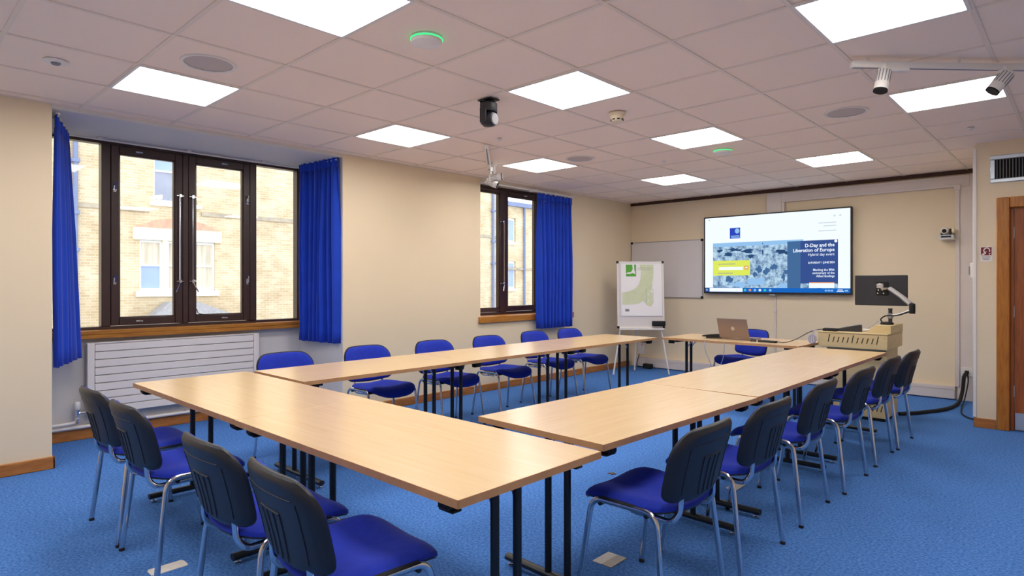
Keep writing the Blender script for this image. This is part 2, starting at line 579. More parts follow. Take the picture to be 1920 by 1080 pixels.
def wire_handle(parent, x, y, z, name='handle', flip=1):
    h = MB()
    h.box(x, x + 0.008, y - 0.012, y + 0.012, z - 0.03, z + 0.03, 0.002)
    h.tube([(x + 0.006, y, z - 0.01), (x + 0.03, y, z - 0.005), (x + 0.034, y, z + 0.055)], 0.007, 6)
    h.lathe([(0, -0.004), (0.011, 0), (0.011, 0.012), (0, 0.016)], (x + 0.006, y, z - 0.012), 8, (1, 0, 0))
    return h.build(name, M['chrome'], parent)

def casement(root, x, y0, y1, z0, z1, t):
    c = MB()
    rect_frame(c, x - 0.03, x + 0.035, y0, y1, z0, z1, t)
    rect_frame(c, x - 0.02, x + 0.022, y0 + t - 0.004, y1 - t + 0.004, z0 + t - 0.004, z1 - t + 0.004, 0.014, bev=0.003)
    o = c.build('casement', M['brown'], root)
    MB().box(x - 0.003, x + 0.003, y0 + t + 0.004, y1 - t - 0.004, z0 + t + 0.004, z1 - t - 0.004).build('glass', M['glass'], o, smooth=0)
    return o

def bolt(root, x, y, z):
    b = MB().box(x, x + 0.01, y - 0.03, y + 0.03, z - 0.008, z + 0.008, 0.003)
    b.box(x + 0.008, x + 0.018, y + 0.005, y + 0.018, z - 0.006, z + 0.006, 0.002)
    return b

XW = -6.2
win = empty('window_1', kind='structure', loc=(0, 0, 0))
fr = MB()
rect_frame(fr, XW - 0.05, XW + 0.04, 0.955, 3.25, 0.90, 2.528, 0.035, 0.03)
for y in (1.468, 2.742):
    fr.box(XW - 0.05, XW + 0.045, y - 0.034, y + 0.034, 0.93, 2.50, 0.004)
fr.box(XW - 0.05, XW + 0.045, 2.08, 2.13, 0.93, 2.50, 0.004)
fr.build('window_frame', M['brown'], win)
for y0, y1 in ((0.99, 1.435), (2.775, 3.215)):
    MB().box(XW - 0.003, XW + 0.003, y0, y1, 0.93, 2.498).build('glass', M['glass'], win, smooth=0)
ca1 = casement(win, XW + 0.012, 1.503, 2.079, 0.935, 2.495, 0.064)
ca2 = casement(win, XW + 0.012, 2.131, 2.707, 0.935, 2.495, 0.064)
for c, ys_ in ((ca1, 1.53), (ca2, 2.68)):
    for z in (2.12, 1.32):
        wire_handle(c, XW + 0.046, ys_, z)
for c, y in ((ca1, 2.05), (ca2, 2.16)):
    rod = MB()
    rod.tube([(XW + 0.075, y, 1.32), (XW + 0.075, y, 2.11)], 0.007, 8)
    for z in (1.32, 2.11):
        rod.box(XW + 0.044, XW + 0.085, y - 0.012, y + 0.012, z - 0.016, z + 0.016, 0.003)
        rod.tube([(XW + 0.07, y - 0.03, z), (XW + 0.07, y + 0.03, z)], 0.006, 6)
    rod.tube([(XW + 0.08, y, 1.31), (XW + 0.10, y + (0.04 if c is ca2 else -0.04), 1.22)], 0.006, 6)
    rod.build('espagnolette_bolt', M['chrome'], c)
for c, y in ((ca1, 1.72), (ca2, 2.46)):
    for z in (2.462, 0.967):
        bolt(c, XW + 0.045, y, z).build('catch', M['chrome'], c)
st = MB().tube(spline([(XW + 0.05, 2.20, 1.06), (XW + 0.07, 2.21, 1.02), (XW + 0.08, 2.27, 1.005), (XW + 0.07, 2.33, 1.0)]), 0.004, 6)
st.build('stay', M['black'], ca2)
sl = MB().box(-6.19, -6.05, 0.956, 3.249, 0.872, 0.905, 0.004)
sl.box(-6.075, -6.051, 0.956, 3.249, 0.838, 0.8719, 0.003)
sl.box(-6.05, -5.95, 3.18, 3.249, 0.838, 0.905, 0.004)
sl.build('window_sill', M['oak'], win)

XV = -5.62
win2 = empty('window_2', kind='structure')
fr = MB()
rect_frame(fr, XV - 0.05, XV + 0.04, 5.115, 6.865, 0.90, 2.543, 0.04, 0.03)
fr.box(XV - 0.05, XV + 0.045, 5.725, 5.83, 0.93, 2.51, 0.004)
fr.box(XV - 0.05, XV + 0.045, 6.44, 6.50, 0.93, 2.51, 0.004)
fr.build('window_frame', M['brown'], win2)
cb1 = casement(win2, XV + 0.012, 5.158, 5.752, 0.935, 2.51, 0.045)
cb2 = casement(win2, XV + 0.012, 5.802, 6.468, 0.935, 2.51, 0.06)
MB().box(XV - 0.003, XV + 0.003, 6.50, 6.83, 0.93, 2.51).build('glass', M['glass'], win2, smooth=0)
rod = MB().tube([(XV + 0.075, 5.755, 1.30), (XV + 0.075, 5.755, 2.10)], 0.007, 8)
for z in (1.30, 2.10):
    rod.box(XV + 0.044, XV + 0.085, 5.743, 5.767, z - 0.016, z + 0.016, 0.003)
    rod.tube([(XV + 0.07, 5.70, z), (XV + 0.07, 5.79, z)], 0.006, 6)
rod.tube([(XV + 0.08, 5.755, 1.29), (XV + 0.10, 5.72, 1.20)], 0.006, 6)
rod.build('espagnolette_bolt', M['chrome'], cb1)
bolt(cb2, XV + 0.045, 6.2, 2.478).build('catch', M['chrome'], cb2)
bolt(cb1, XV + 0.045, 5.25, 0.955).build('catch', M['chrome'], cb1)
sl = MB().box(-5.60, -5.318, 5.112, 6.868, 0.865, 0.899)
sl.box(-5.318, -5.285, 5.075, 6.90, 0.825, 0.90, 0.004)
sl.build('window_sill', M['oak'], win2)

# curtain rail of the bay and curtains
rl = empty('curtain_rail', 'thin white curtain rail fixed under the soffit of the large window', 'curtain rail', (0, 0, 2.53))
r_ = MB().tube([(v[0], v[1], -0.02) for v in fillet([(-5.36, 0.99, 0), (-6.02, 0.995, 0), (-6.06, 1.05, 0), (-6.06, 3.15, 0), (-6.02, 3.205, 0), (-5.36, 3.21, 0)], 0.05)], 0.008, 6)
r_.build('rail', M['white'], rl)
for y in (1.4, 2.1, 2.8):
    MB().box(-6.075, -6.045, y - 0.02, y + 0.02, -0.025, 0.0, 0.003).build('bracket', M['white'], rl)

def curtain(label, tops, bots, z1, z0, folds, amp, phase, group='royal blue curtains'):
    """tops/bots: end points (x, y) of the hanging line at top and hem"""
    t0, t1 = Vector(tops[0]), Vector(tops[1])
    b0, b1 = Vector(bots[0]), Vector(bots[1])
    c = (t0 + t1) / 2
    root = empty('curtain', label, 'curtain', (c.x, c.y, z0), group=group)
    d = (t1 - t0).normalized()
    nrm = Vector((-d.y, d.x))
    rnd = random.Random(phase)
    fr_ = [rnd.uniform(0.8, 1.25) for _ in range(12)]
    def wob(u):
        return sum(math.sin(2 * PI * folds * u * fr_[k] * (0.5 + 0.5 * k) + fr_[k + 4] * 6) * w for k, w in ((0, 0.25), (1, 1.0), (2, 0.35)))
    def sheet(zlist, name, ampf, fine, off=0.0):
        mb = MB()
        nu = max(60, int(folds * 12))
        rows = []
        for z in zlist:
            t = (z1 - z) / (z1 - z0)
            row = []
            for k in range(nu + 1):
                u = k / nu
                p = (t0.lerp(t1, u)).lerp(b0.lerp(b1, u), t)
                a = ampf(t)
                q = p + nrm * (a * wob(u + 0.02 * math.sin(3 * t + u * 9)) + fine * math.sin(2 * PI * folds * 2.6 * u) + off)
                row.append(mb.bm.verts.new((q.x - c.x, q.y - c.y, z - z0)))
            rows.append(row)
        for i in range(len(rows) - 1):
            for k in range(nu):
                mb.bm.faces.new((rows[i][k], rows[i][k + 1], rows[i + 1][k + 1], rows[i + 1][k]))
        o = mb.build(name, M['curtain'], root, smooth=180)
        sm = o.modifiers.new('cloth_thickness', 'SOLIDIFY')
        sm.thickness = 0.004
        sm.offset = 0
        return o
    hz = z1 - 0.09
    n = 14
    sheet([hz - (hz - z0) * k / n for k in range(n + 1)], 'drape', lambda t: amp * (0.45 + 0.55 * min(1, t * 2.2)), 0.0)
    sheet([z1, z1 - 0.02, z1 - 0.05, hz], 'header', lambda t: amp * 0.42, 0.005)
    for k in range(7):
        hk = MB()
        u = (k + 0.5) / 7
        p = t0.lerp(t1, u)
        hk.box(p.x - c.x - 0.005, p.x - c.x + 0.005, p.y - c.y - 0.005, p.y - c.y + 0.005, z1 - z0 - 0.01, z1 - z0 + 0.025)
        hk.build('curtain_hook', M['white'], root)
    return root

curtain('gathered royal blue curtain at the left side of the large window, by the near pier', ((-5.345, 0.967), (-6.0, 1.17)), ((-5.345, 0.967), (-5.95, 1.235)), 2.50, 0.70, 5, 0.017, 3)
curtain('royal blue curtain in deep folds at the right side of the large window', ((-6.0, 3.155), (-5.345, 3.21)), ((-6.0, 3.15), (-5.345, 3.215)), 2.535, 0.715, 8, 0.036, 11)
curtain('royal blue curtain in narrow folds beside the narrow far window', ((-5.20, 6.03), (-5.20, 6.75)), ((-5.20, 6.03), (-5.20, 6.73)), 2.47, 0.715, 8, 0.036, 5)
rl = empty('curtain_rail', 'short white curtain rail above the narrow far window', 'curtain rail', (XL, 6.0, 2.5))
MB().tube([(0.12, -0.95, -0.01), (0.12, 0.8, -0.01)], 0.01, 6).build('rail', M['white'], rl)
for y in (-0.9, 0.0, 0.75):
    MB().box(0.0, 0.13, y - 0.01, y + 0.01, -0.012, 0.012).build('bracket', M['white'], rl)

# ------------------------------------------------------------------ radiator and heating pipes
rd = empty('radiator', 'long white horizontal-ribbed radiator under the large window sill', 'radiator', (-6.03, 2.02, 0))
ry0, ry1, rz0, rz1 = 1.305 - 2.02, 2.745 - 2.02, 0.205, 0.795
MB().box(-0.05, -0.018, ry0, ry1, rz0, rz1, 0.004).build('back_panel', M['groove'], rd)
ns = 9
hh = (rz1 - rz0) / ns
for k in range(ns):
    MB().box(-0.018, 0.0, ry0 + 0.055, ry1 - 0.055, rz0 + k * hh + 0.0025, rz0 + (k + 1) * hh - 0.0025, 0.004).build('panel_slat', M['rad'], rd)
for y0, y1 in ((ry0, ry0 + 0.052), (ry1 - 0.052, ry1)):
    MB().box(-0.02, 0.003, y0, y1, rz0 - 0.005, rz1 + 0.005, 0.005).build('end_column', M['rad'], rd)
MB().box(-0.06, 0.0, ry0, ry1, rz1 + 0.001, rz1 + 0.012, 0.003).build('top_grille', M['rad'], rd)
for y in (-0.5, 0.5):
    MB().box(-0.109, -0.05, y - 0.02, y + 0.02, 0.3, 0.75).build('wall_bracket', M['rad'], rd)
vb = MB().tube(fillet([(-0.03, ry0 - 0.0, 0.235), (-0.03, ry0 - 0.065, 0.235), (-0.03, ry0 - 0.065, 0.15)], 0.02), 0.012, 8)
vb.lathe([(0.018, 0), (0.018, 0.04), (0.012, 0.045)], (-0.03, ry0 - 0.065, 0.22), 10)
v = vb.build('valve', M['chrome'], rd)
MB().lathe([(0, 0.07), (0.02, 0.068), (0.024, 0.06), (0.024, 0.01), (0.016, 0)], (-0.03, ry0 - 0.065, 0.262), 12).build('valve_knob', M['white'], v)
hp = empty('heating_pipe', 'white heating pipes running low along the wall under the radiator', 'pipe', (-6.1, 2.1, 0))
MB().tube([(0, -1.14, 0.112), (0, 1.14, 0.112)], 0.016, 10).build('return_pipe', M['rad'], hp)
MB().tube(fillet([(0.02, -1.14, 0.15), (0.02, -0.92, 0.15), (0.03, -0.86, 0.16), (0.04, -0.86, 0.2)], 0.04), 0.014, 10).build('flow_pipe', M['rad'], hp)
for y in (-0.7, 0.0, 0.7):
    MB().box(-0.035, 0.0, y - 0.012, y + 0.012, 0.09, 0.13, 0.003).build('pipe_clip', M['white'], hp)

# ------------------------------------------------------------------ folding tables
ZT = 0.70
def make_table(L, Wd, label, loc, rz):
    root = empty('folding_table', label, 'table', loc, rz, 'beech folding tables')
    a, b = L / 2, Wd / 2
    MB().box(-a + 0.0015, a - 0.0015, -b + 0.0015, b - 0.0015, ZT - 0.024, ZT, 0.0012).build('tabletop', M['beech'], root)
    e = MB()
    e.box(-a, a, -b, -b + 0.0025, ZT - 0.0255, ZT - 0.0008)
    e.box(-a, a, b - 0.0025, b, ZT - 0.0255, ZT - 0.0008)
    e.box(-a, -a + 0.0025, -b, b, ZT - 0.0255, ZT - 0.0008)
    e.box(a - 0.0025, a, -b, b, ZT - 0.0255, ZT - 0.0008)
    e.build('edge_band', M['beech_edge'], root, smooth=0)
    for sx in (-1, 1):
        x = sx * (a - 0.143)
        f = MB()
        f.tube([(x, -b + 0.045, 0.036), (x, b - 0.045, 0.036)], 0.017, 10, 0.022, (0, 0, 1))
        lf = f.build('leg_frame', M['black'], root)
        MB().box(x - 0.02, x + 0.02, -b + 0.06, b - 0.06, ZT - 0.05, ZT - 0.0245, 0.003).build('top_rail', M['black'], lf)
        for y in (-0.054, 0.054):
            MB().tube([(x, y, 0.036), (x, y, ZT - 0.03)], 0.0155, 12).build('post', M['black'], lf)
        for y in (-b + 0.07, b - 0.07):
            MB().lathe([(0, 0), (0.016, 0.0), (0.016, 0.008), (0.006, 0.01), (0.006, 0.03)], (x, y, 0), 10).build('glide', M['chrome'], lf)
        for y in (-0.054, 0.054):
            MB().tube(fillet([(x - sx * 0.012, y, 0.575), (x - sx * 0.03, y, 0.61), (x - sx * 0.11, y, ZT - 0.028)], 0.03), 0.0055, 6).build('stay', M['steel'], lf)
        for y in (-b + 0.05, b - 0.05):
            k = MB().box(sx * (a - 0.09) - 0.025, sx * (a - 0.09) + 0.025, y - 0.03, y + 0.03, ZT - 0.055, ZT - 0.0245, 0.005)
            k.box(sx * (a - 0.09) - 0.032, sx * (a - 0.09) + 0.032, y - 0.02, y + 0.02, ZT - 0.064, ZT - 0.054, 0.004)
            k.build('linking_latch', M['rubber'], root)
    return root

FL = 1.4675
t_a = make_table(FL, 0.685, 'beech-top folding table nearest the camera, its bare corner jutting forward', (-2.009, 1.482, 0), 0)
dup(t_a, None, (-3.478, 1.486, 0), 0, 'beech-top folding table at the window end of the nearest row, in front of the radiator')
t_b = make_table(1.345, 0.70, 'beech-top folding table beginning the right-hand row, next to the nearest right-hand chairs', (-1.648, 2.588, 0), PI / 2 - 0.033)
t_c = make_table(1.43, 0.70, 'beech-top folding table in the middle of the right-hand row', (-1.633, 3.988, 0), PI / 2)
dup(t_c, None, (-1.643, 5.42, 0), PI / 2, 'beech-top folding table ending the right-hand row against the lectern')
t_d = make_table(1.405, 0.69, 'beech-top folding table beginning the left-hand row, behind the inner corner', (-3.845, 2.575, 0), PI / 2)
dup(t_d, None, (-3.852, 3.985, 0), PI / 2, 'beech-top folding table in the middle of the left-hand row')
dup(t_d, None, (-3.86, 5.395, 0), PI / 2, 'beech-top folding table ending the left-hand row, in front of the flip chart')
make_table(1.46, 0.70, 'beech-top folding table under the television, holding the laptop', (-2.757, 6.51, 0), 0)

# ------------------------------------------------------------------ stacking chairs
def rrect(w, h, rb, rt, n=7, bulge_b=0.0, bulge_t=0.0, taper=0.0):
    """rounded outline centred on u, v from 0 to h; bottom / top corner radii"""
    pts = []
    def corner(cx, cy, r, a0):
        for k in range(n + 1):
            a = a0 + PI / 2 * k / n
            pts.append((cx + r * math.cos(a), cy + r * math.sin(a)))
    corner(w - rt, h - rt, rt, 0)
    for k in range(1, 6):
        pts.append(((w - rt) * (1 - k / 3), h))
    corner(-w + rt, h - rt, rt, PI / 2)
    for k in range(1, 4):
        pts.append((-w, h - rt - (h - rt - rb) * k / 4))
    corner(-w + rb, rb, rb, PI)
    for k in range(1, 6):
        pts.append(((-w + rb) * (1 - k / 3), 0.0))
    corner(w - rb, rb, rb, 3 * PI / 2)
    for k in range(1, 4):
        pts.append((w, rb + (h - rt - rb) * k / 4))
    out = []
    for u, v in pts:
        q = 1 - (u / w) ** 2
        tt = v / h
        out.append((u * (1 - taper * (1 - tt)), v - bulge_b * (1 - q) * (1 - tt) ** 3 + bulge_t * q * tt ** 2))
    return out

def seat_z(x, y):
    z = 0.452 - 0.010 * math.cos(min(PI, abs(x) / 0.22 * PI)) * (1 if y < 0.1 else 0.6)
    if y > 0.06:
        z += 0.012 * math.sin(min(1, (y - 0.06) / 0.08) * PI / 2) - 0.040 * max(0, (y - 0.12) / 0.11) ** 2
    if y < -0.08:
        z += 0.022 * ((-0.08 - y) / 0.14) ** 2
    return z

def super_outline(a, b, n, k=40, y0=0.0):
    out = []
    for i in range(k):
        t = 2 * PI * i / k
        c, s = math.cos(t), math.sin(t)
        out.append((a * abs(c) ** (2 / n) * (1 if c >= 0 else -1), y0 + b * abs(s) ** (2 / n) * (1 if s >= 0 else -1)))
    return out

def make_chair(label, loc, rz):
    """faces local +y; rear feet at y=-0.2"""
    root = empty('stacking_chair', label, 'chair', loc, rz, 'blue stacking chairs')
    # seat cushion and its black pan
    ol = super_outline(0.222, 0.222, 3.6, 44, 0.015)
    MB().pad(ol, (0, 0.015), lambda u, v, h: (u, v, seat_z(u, v) + h),
             lambda s: 0.004 - 0.020 * max(0, (s - 0.75) / 0.25) ** 3, lambda s: -0.030,
             (0.2, 0.4, 0.6, 0.75, 0.86, 0.94, 0.985, 1.0)).build('seat', M['fabric'], root, smooth=60)
    ol2 = super_outline(0.218, 0.218, 3.6, 36, 0.015)
    MB().pad(ol2, (0, 0.015), lambda u, v, h: (u, v, seat_z(u, v) + h), lambda s: -0.0305,
             lambda s: -0.046 + 0.008 * max(0, s - 0.8) * 5, (0.4, 0.8, 1.0)).build('seat_pan', M['plastic'], root, smooth=50)
    # backrest: curved black shell with blue pad in front
    zb, hb = 0.462, 0.298
    def back(u, v, h):
        return (u, -0.205 - 0.075 * max(0.0, v / hb) ** 1.3 + 0.80 * u * u + h, zb + v - 0.10 * u * u)
    sh = rrect(0.236, hb, 0.05, 0.10, 7, -0.030, 0.006, 0.05)
    mb = MB().pad(sh, (0, hb / 2), back, lambda s: 0.0, lambda s: -0.030 + 0.020 * max(0, (s - 0.82) / 0.18) ** 2,
                  (0.25, 0.5, 0.7, 0.82, 0.9, 0.96, 1.0))
    shell = mb.build('backrest_shell', M['plastic'], root, smooth=50)
    rb = MB()
    def ridge(u0, v0, u1, v1, wd=0.0022, hgt=0.0022, n=6):
        pts = [back(u0 + (u1 - u0) * k / n, v0 + (v1 - v0) * k / n, -0.0305) for k in range(n + 1)]
        rb.tube(pts, hgt, 6, wd)
    ridge(-0.15, 0.238, 0.15, 0.238)
    ridge(-0.065, 0.178, 0.065, 0.178, 0.0035, 0.0035)
    for u in (-0.065, -0.022, 0.022, 0.065):
        ridge(u, 0.178, u * 0.85, 0.03, 0.0026, 0.0026)
    ridge(-0.165, 0.232, -0.158, 0.05)
    ridge(0.165, 0.232, 0.158, 0.05)
    rb.build('shell_ribs', M['plastic'], shell, smooth=60)
    pd = rrect(0.227, hb - 0.016, 0.05, 0.097, 7, -0.026, 0.006, 0.05)
    MB().pad(pd, (0, hb / 2 - 0.008), lambda u, v, h: back(u, v + 0.009, h), lambda s: 0.024 - 0.016 * max(0, (s - 0.7) / 0.3) ** 3, lambda s: -0.002,
             (0.25, 0.5, 0.7, 0.82, 0.9, 0.96, 1.0)).build('backrest', M['fabric'], root, smooth=60)
    # four chrome legs; each is half of its side's bent tube
    zt = 0.438
    for sx in (-1, 1):
        xt, xf = sx * 0.228, sx * 0.252
        for (ye, yf, sgn) in ((0.135, 0.195, 1), (-0.155, -0.205, -1)):
            pts = fillet([(xt, 0.0, zt), (xt, ye, zt), (xf, yf, 0.012)], 0.055, 6)
            lg = MB().tube(pts, 0.0075, 10, 0.0125, (1, 0, 0)).build('leg', M['chrome'], root, smooth=60)
            MB().lathe([(0, 0), (0.0125, 0), (0.0135, 0.009), (0.011, 0.014), (0, 0.015)], (xf, yf, 0.0), 10).build('rubber_foot', M['rubber'], lg)
        # back support: from under the seat, curling up into the shell
        p0 = back(sx * 0.135, 0.05, -0.012)
        pts = fillet([(sx * 0.15, 0.0, 0.398), (sx * 0.148, -0.175, 0.392), (sx * 0.14, -0.205, 0.43), p0], 0.06, 6)
        MB().tube(pts, 0.007, 10, 0.012, (1, 0, 0)).build('back_support', M['chrome'], root, smooth=60)
        MB().box(sx * 0.228 - 0.012, sx * 0.228 + 0.012, -0.06, 0.10, zt + 0.006, zt + 0.012, 0.003).build('frame_strip', M['rubber'], root)
    for y in (0.10, -0.11):
        MB().tube([(-0.226, y, zt - 0.018), (0.226, y, zt - 0.018)], 0.010, 8).build('cross_tube', M['black'], root)
    return root

R_ = PI / 2            # right-hand row faces -x
L_ = -PI / 2           # left-hand row faces +x
chairs = [
    # nearest row, facing the table (+y)
    (-3.745, 1.09, 0.0, 'blue chair seen from its black back, leftmost of the nearest row, by the radiator'),
    (-3.185, 1.09, 0.0, 'blue chair seen from its black back, second from the left in the nearest row'),
    (-2.255, 1.09, 0.0, 'blue chair with black back, third from the left in the nearest row'),
    (-1.735, 1.10, -0.07, 'largest-looking blue chair, black back to the viewer, at the bottom edge of the photo'),
    # right-hand row
    (-1.335, 2.265, R_ + 0.005, 'blue chair nearest the camera on the right, its whole seat in view'),
    (-1.325, 2.915, R_, 'blue chair second nearest on the right side of the right-hand tables'),
    (-1.335, 3.69, R_ + 0.03, 'blue chair third nearest on the right side of the right-hand tables'),
    (-1.31, 4.42, R_, 'blue chair fourth along the right side, in front of the lectern base'),
    (-1.315, 5.195, R_, 'blue chair second farthest along the right side, overlapping the last one'),
    (-1.30, 5.815, R_, 'blue chair farthest along the right side, tilting clear against the far wall'),
    # left-hand row along the wall
    (-4.33, 2.28, L_, 'blue chair between radiator and right curtain, only its backrest above the corner table'),
    (-4.31, 3.01, L_, 'blue chair just right of the large window curtain, seat cut by the near table'),
    (-4.27, 3.72, L_, 'blue chair against the cream pier behind black table posts, third along the left row'),
    (-4.27, 4.44, L_, 'blue chair left of the narrow window, fourth along the left row'),
    (-4.33, 5.22, L_, 'blue chair directly under the narrow window'),
    (-4.29, 5.81, L_, 'blue chair under the narrow window curtain, farthest in the left row'),
    (-2.94, 6.93, PI - 0.35, 'blue chair behind the laptop table, partly hidden by the laptop'),
]
c0 = None
for (x, y, rz, lab) in chairs:
    if c0 is None:
        c0 = make_chair(lab, (x, y, 0), rz)
    else:
        dup(c0, None, (x, y, 0), rz, lab)

# ------------------------------------------------------------------ television with its web page
def text_mesh(name, body, size, x, z, y, m, parent, align='RIGHT', bold=0.0, width=None):
    cu = bpy.data.curves.new(name, 'FONT')
    cu.body = body
    cu.size = size
    cu.align_x = align
    cu.offset = bold
    cu.resolution_u = 2
    tmp = bpy.data.objects.new(name, cu)
    COL.objects.link(tmp)
    bpy.context.view_layer.update()
    me = bpy.data.meshes.new_from_object(tmp.evaluated_get(bpy.context.evaluated_depsgraph_get()))
    bpy.data.objects.remove(tmp)
    s = 1.0
    if width:
        xs_ = [v.co.x for v in me.vertices]
        s = width / (max(xs_) - min(xs_))
    for v in me.vertices:
        v.co = Vector((x + v.co.x * s, y, z + v.co.y))
    me.materials.clear()
    me.materials.append(m)
    o = bpy.data.objects.new(name, me)
    COL.objects.link(o)
    o.parent = parent
    return o

TY = 8.36
tvx = -3.097
tv = empty('television', 'large wall-mounted television showing a web page with a wide photo banner', 'television', (tvx, TY, 1.158))
def T(x): return x - tvx
def TZ(z): return z - 1.158
MB().box(T(-4.059), T(-2.135), 0.012, 0.055, TZ(1.158), TZ(2.247), 0.006).build('housing', M['black'], tv)
bz = MB()
for (x0, x1, z0, z1) in ((-4.059, -4.043, 1.158, 2.247), (-2.151, -2.135, 1.158, 2.247), (-4.043, -2.151, 2.231, 2.247), (-4.043, -2.151, 1.158, 1.182)):
    bz.box(T(x0), T(x1), -0.002, 0.012, TZ(z0), TZ(z1), 0.0015)
bz.build('bezel', M['black'], tv)
scr = MB().box(T(-4.043), T(-2.151), 0.004, 0.012, TZ(1.182), TZ(2.231)).build('screen', M['scr_white'], tv, smooth=0)
MB().box(-0.25, 0.25, 0.055, 0.08, 0.3, 0.8).build('wall_bracket', M['black'], tv)
MB().box(0.0 - 0.04, 0.04, 0.0, 0.03, -0.02, 0.0, 0.003).build('sensor_bar', M['steel'], tv)
def flat(name, x0, x1, z0, z1, m, lay=1):
    y = 0.004 - 0.0006 * lay
    return MB().box(T(x0), T(x1), y - 0.0002, y, TZ(z0), TZ(z1)).build(name, m, scr, smooth=0)
blob_rnd = random.Random(12)
def blob(name, x, z, rx, rz, m, lay=2, n=15):
    y = 0.004 - 0.0006 * lay
    rr = [blob_rnd.uniform(0.45, 1.1) for _ in range(n)]
    return MB().prism([(T(x) + rx * rr[k] * math.cos(2 * PI * k / n), TZ(z) + rz * rr[k] * math.sin(2 * PI * k / n)) for k in range(n)], -0.0002, lambda u, v, h: (u, y + h, v)).build(name, m, scr, smooth=0)
def disc(name, x, z, rx, rz, m, lay=3, n=18):
    y = 0.004 - 0.0006 * lay
    return MB().prism([(T(x) + rx * math.cos(2 * PI * k / n), TZ(z) + rz * math.sin(2 * PI * k / n)) for k in range(n)], -0.0002, lambda u, v, h: (u, y + h, v)).build(name, m, scr, smooth=0)
flat('photo_banner', -3.924, -2.29, 1.24, 1.85, M['scr_photo'])
flat('photo_sky', -3.924, -2.70, 1.815, 1.87, M['scr_pale'], 2)
for (x, z, rx, rz) in ((-3.82, 1.76, 0.05, 0.03), (-3.62, 1.77, 0.11, 0.03), (-3.70, 1.71, 0.09, 0.035), (-3.43, 1.74, 0.10, 0.035), (-3.38, 1.67, 0.06, 0.04), (-2.97, 1.72, 0.09, 0.04), (-2.86, 1.70, 0.07, 0.03), (-3.22, 1.72, 0.012, 0.05), (-3.22, 1.84, 0.01, 0.02)):
    blob('far_vehicle', x, z, rx, rz, M['scr_dark'], 2)
for (x, z, rx, rz) in ((-3.69, 1.355, 0.062, 0.05), (-3.08, 1.52, 0.05, 0.05), (-3.17, 1.47, 0.06, 0.06), (-2.915, 1.45, 0.055, 0.045), (-3.27, 1.49, 0.05, 0.06), (-3.33, 1.42, 0.04, 0.05), (-2.70, 1.455, 0.025, 0.05), (-2.95, 1.39, 0.03, 0.06)):
    blob('figure', x, z, rx, rz, M['scr_mid'], 2)
for (x, z, rx, rz) in ((-3.55, 1.28, 0.2, 0.04), (-3.3, 1.33, 0.17, 0.06), (-2.93, 1.27, 0.10, 0.045)):
    blob('pale_pack', x, z, rx, rz, M['scr_pale'], 2)
flat('title_panel_fade', -2.90, -2.735, 1.24, 1.85, M['scr_mid'], 3)
flat('title_panel', -2.735, -2.29, 1.30, 1.85, M['scr_navy'], 3)
disc('panel_marker', -2.315, 1.83, 0.018, 0.018, M['scr_white'], 4)
lg = flat('logo_tile', -3.677, -3.53, 1.925, 2.073, M['scr_logo'], 2)
disc('logo_globe', -3.572, 2.028, 0.032, 0.036, M['scr_pale'], 3)
flat('logo_lettering', -3.665, -3.545, 1.955, 1.966, M['scr_pale'], 3)
flat('logo_lettering', -3.655, -3.535, 1.936, 1.947, M['scr_pale'], 3)
flat('form_box', -3.921, -3.392, 1.412, 1.62, M['scr_yellow'], 4)
flat('form_field', -3.836, -3.49, 1.488, 1.53, M['scr_white'], 5)
flat('form_button', -3.47, -3.414, 1.492, 1.543, M['scr_orange'], 5)
flat('form_button_mark', -3.458, -3.426, 1.508, 1.527, M['scr_white'], 6)
flat('form_text', -3.85, -3.60, 1.565, 1.578, M['scr_grey'], 5)
flat('form_text', -3.85, -3.63, 1.437, 1.45, M['scr_grey'], 5)
flat('button_edge', -2.629, -2.332, 1.243, 1.315, M['scr_orange'], 4)
flat('button', -2.629, -2.332, 1.243, 1.305, M['scr_white'], 5)
flat('task_bar', -4.043, -2.151, 1.182, 1.24, M['scr_task'], 4)
flat('start_button', -4.043, -3.985, 1.182, 1.24, M['scr_navy'], 5)
flat('start_symbol', -4.025, -4.003, 1.199, 1.221, M['scr_pale'], 6)
flat('search_field', -3.973, -3.495, 1.185, 1.236, M['scr_white'], 5)
for k, x in enumerate((-3.461, -3.393, -3.325, -3.258, -3.19, -3.12)):
    disc('task_icon', x, 1.209, 0.017, 0.017, (M['scr_icon'], M['scr_orange'], M['scr_pale'], M['scr_white'], M['scr_icon'], M['scr_pale'])[k], 5)
for x, w in ((-2.43, 0.012), (-2.395, 0.014), (-2.36, 0.014), (-2.195, 0.02)):
    flat('tray_icon', x - w, x + w, 1.20, 1.22, M['scr_pale'], 5)
flat('tray_clock', -2.305, -2.225, 1.198, 1.206, M['scr_white'], 5)
flat('tray_clock', -2.295, -2.235, 1.215, 1.223, M['scr_white'], 5)
flat('tab_mark', -3.99, -3.97, 2.196, 2.208, M['scr_grey'], 2)
for x in (-2.33, -2.265):
    disc('corner_icon', x, 2.148, 0.012, 0.012, M['scr_faint'], 2)
for k, (x0, z) in enumerate(((-2.52, 2.06), (-2.46, 2.02), (-2.52, 1.96))):
    flat('menu_text', x0, -2.31, z, z + 0.012, M['scr_faint'], 2)
yT = 0.004 - 0.0006 * 6
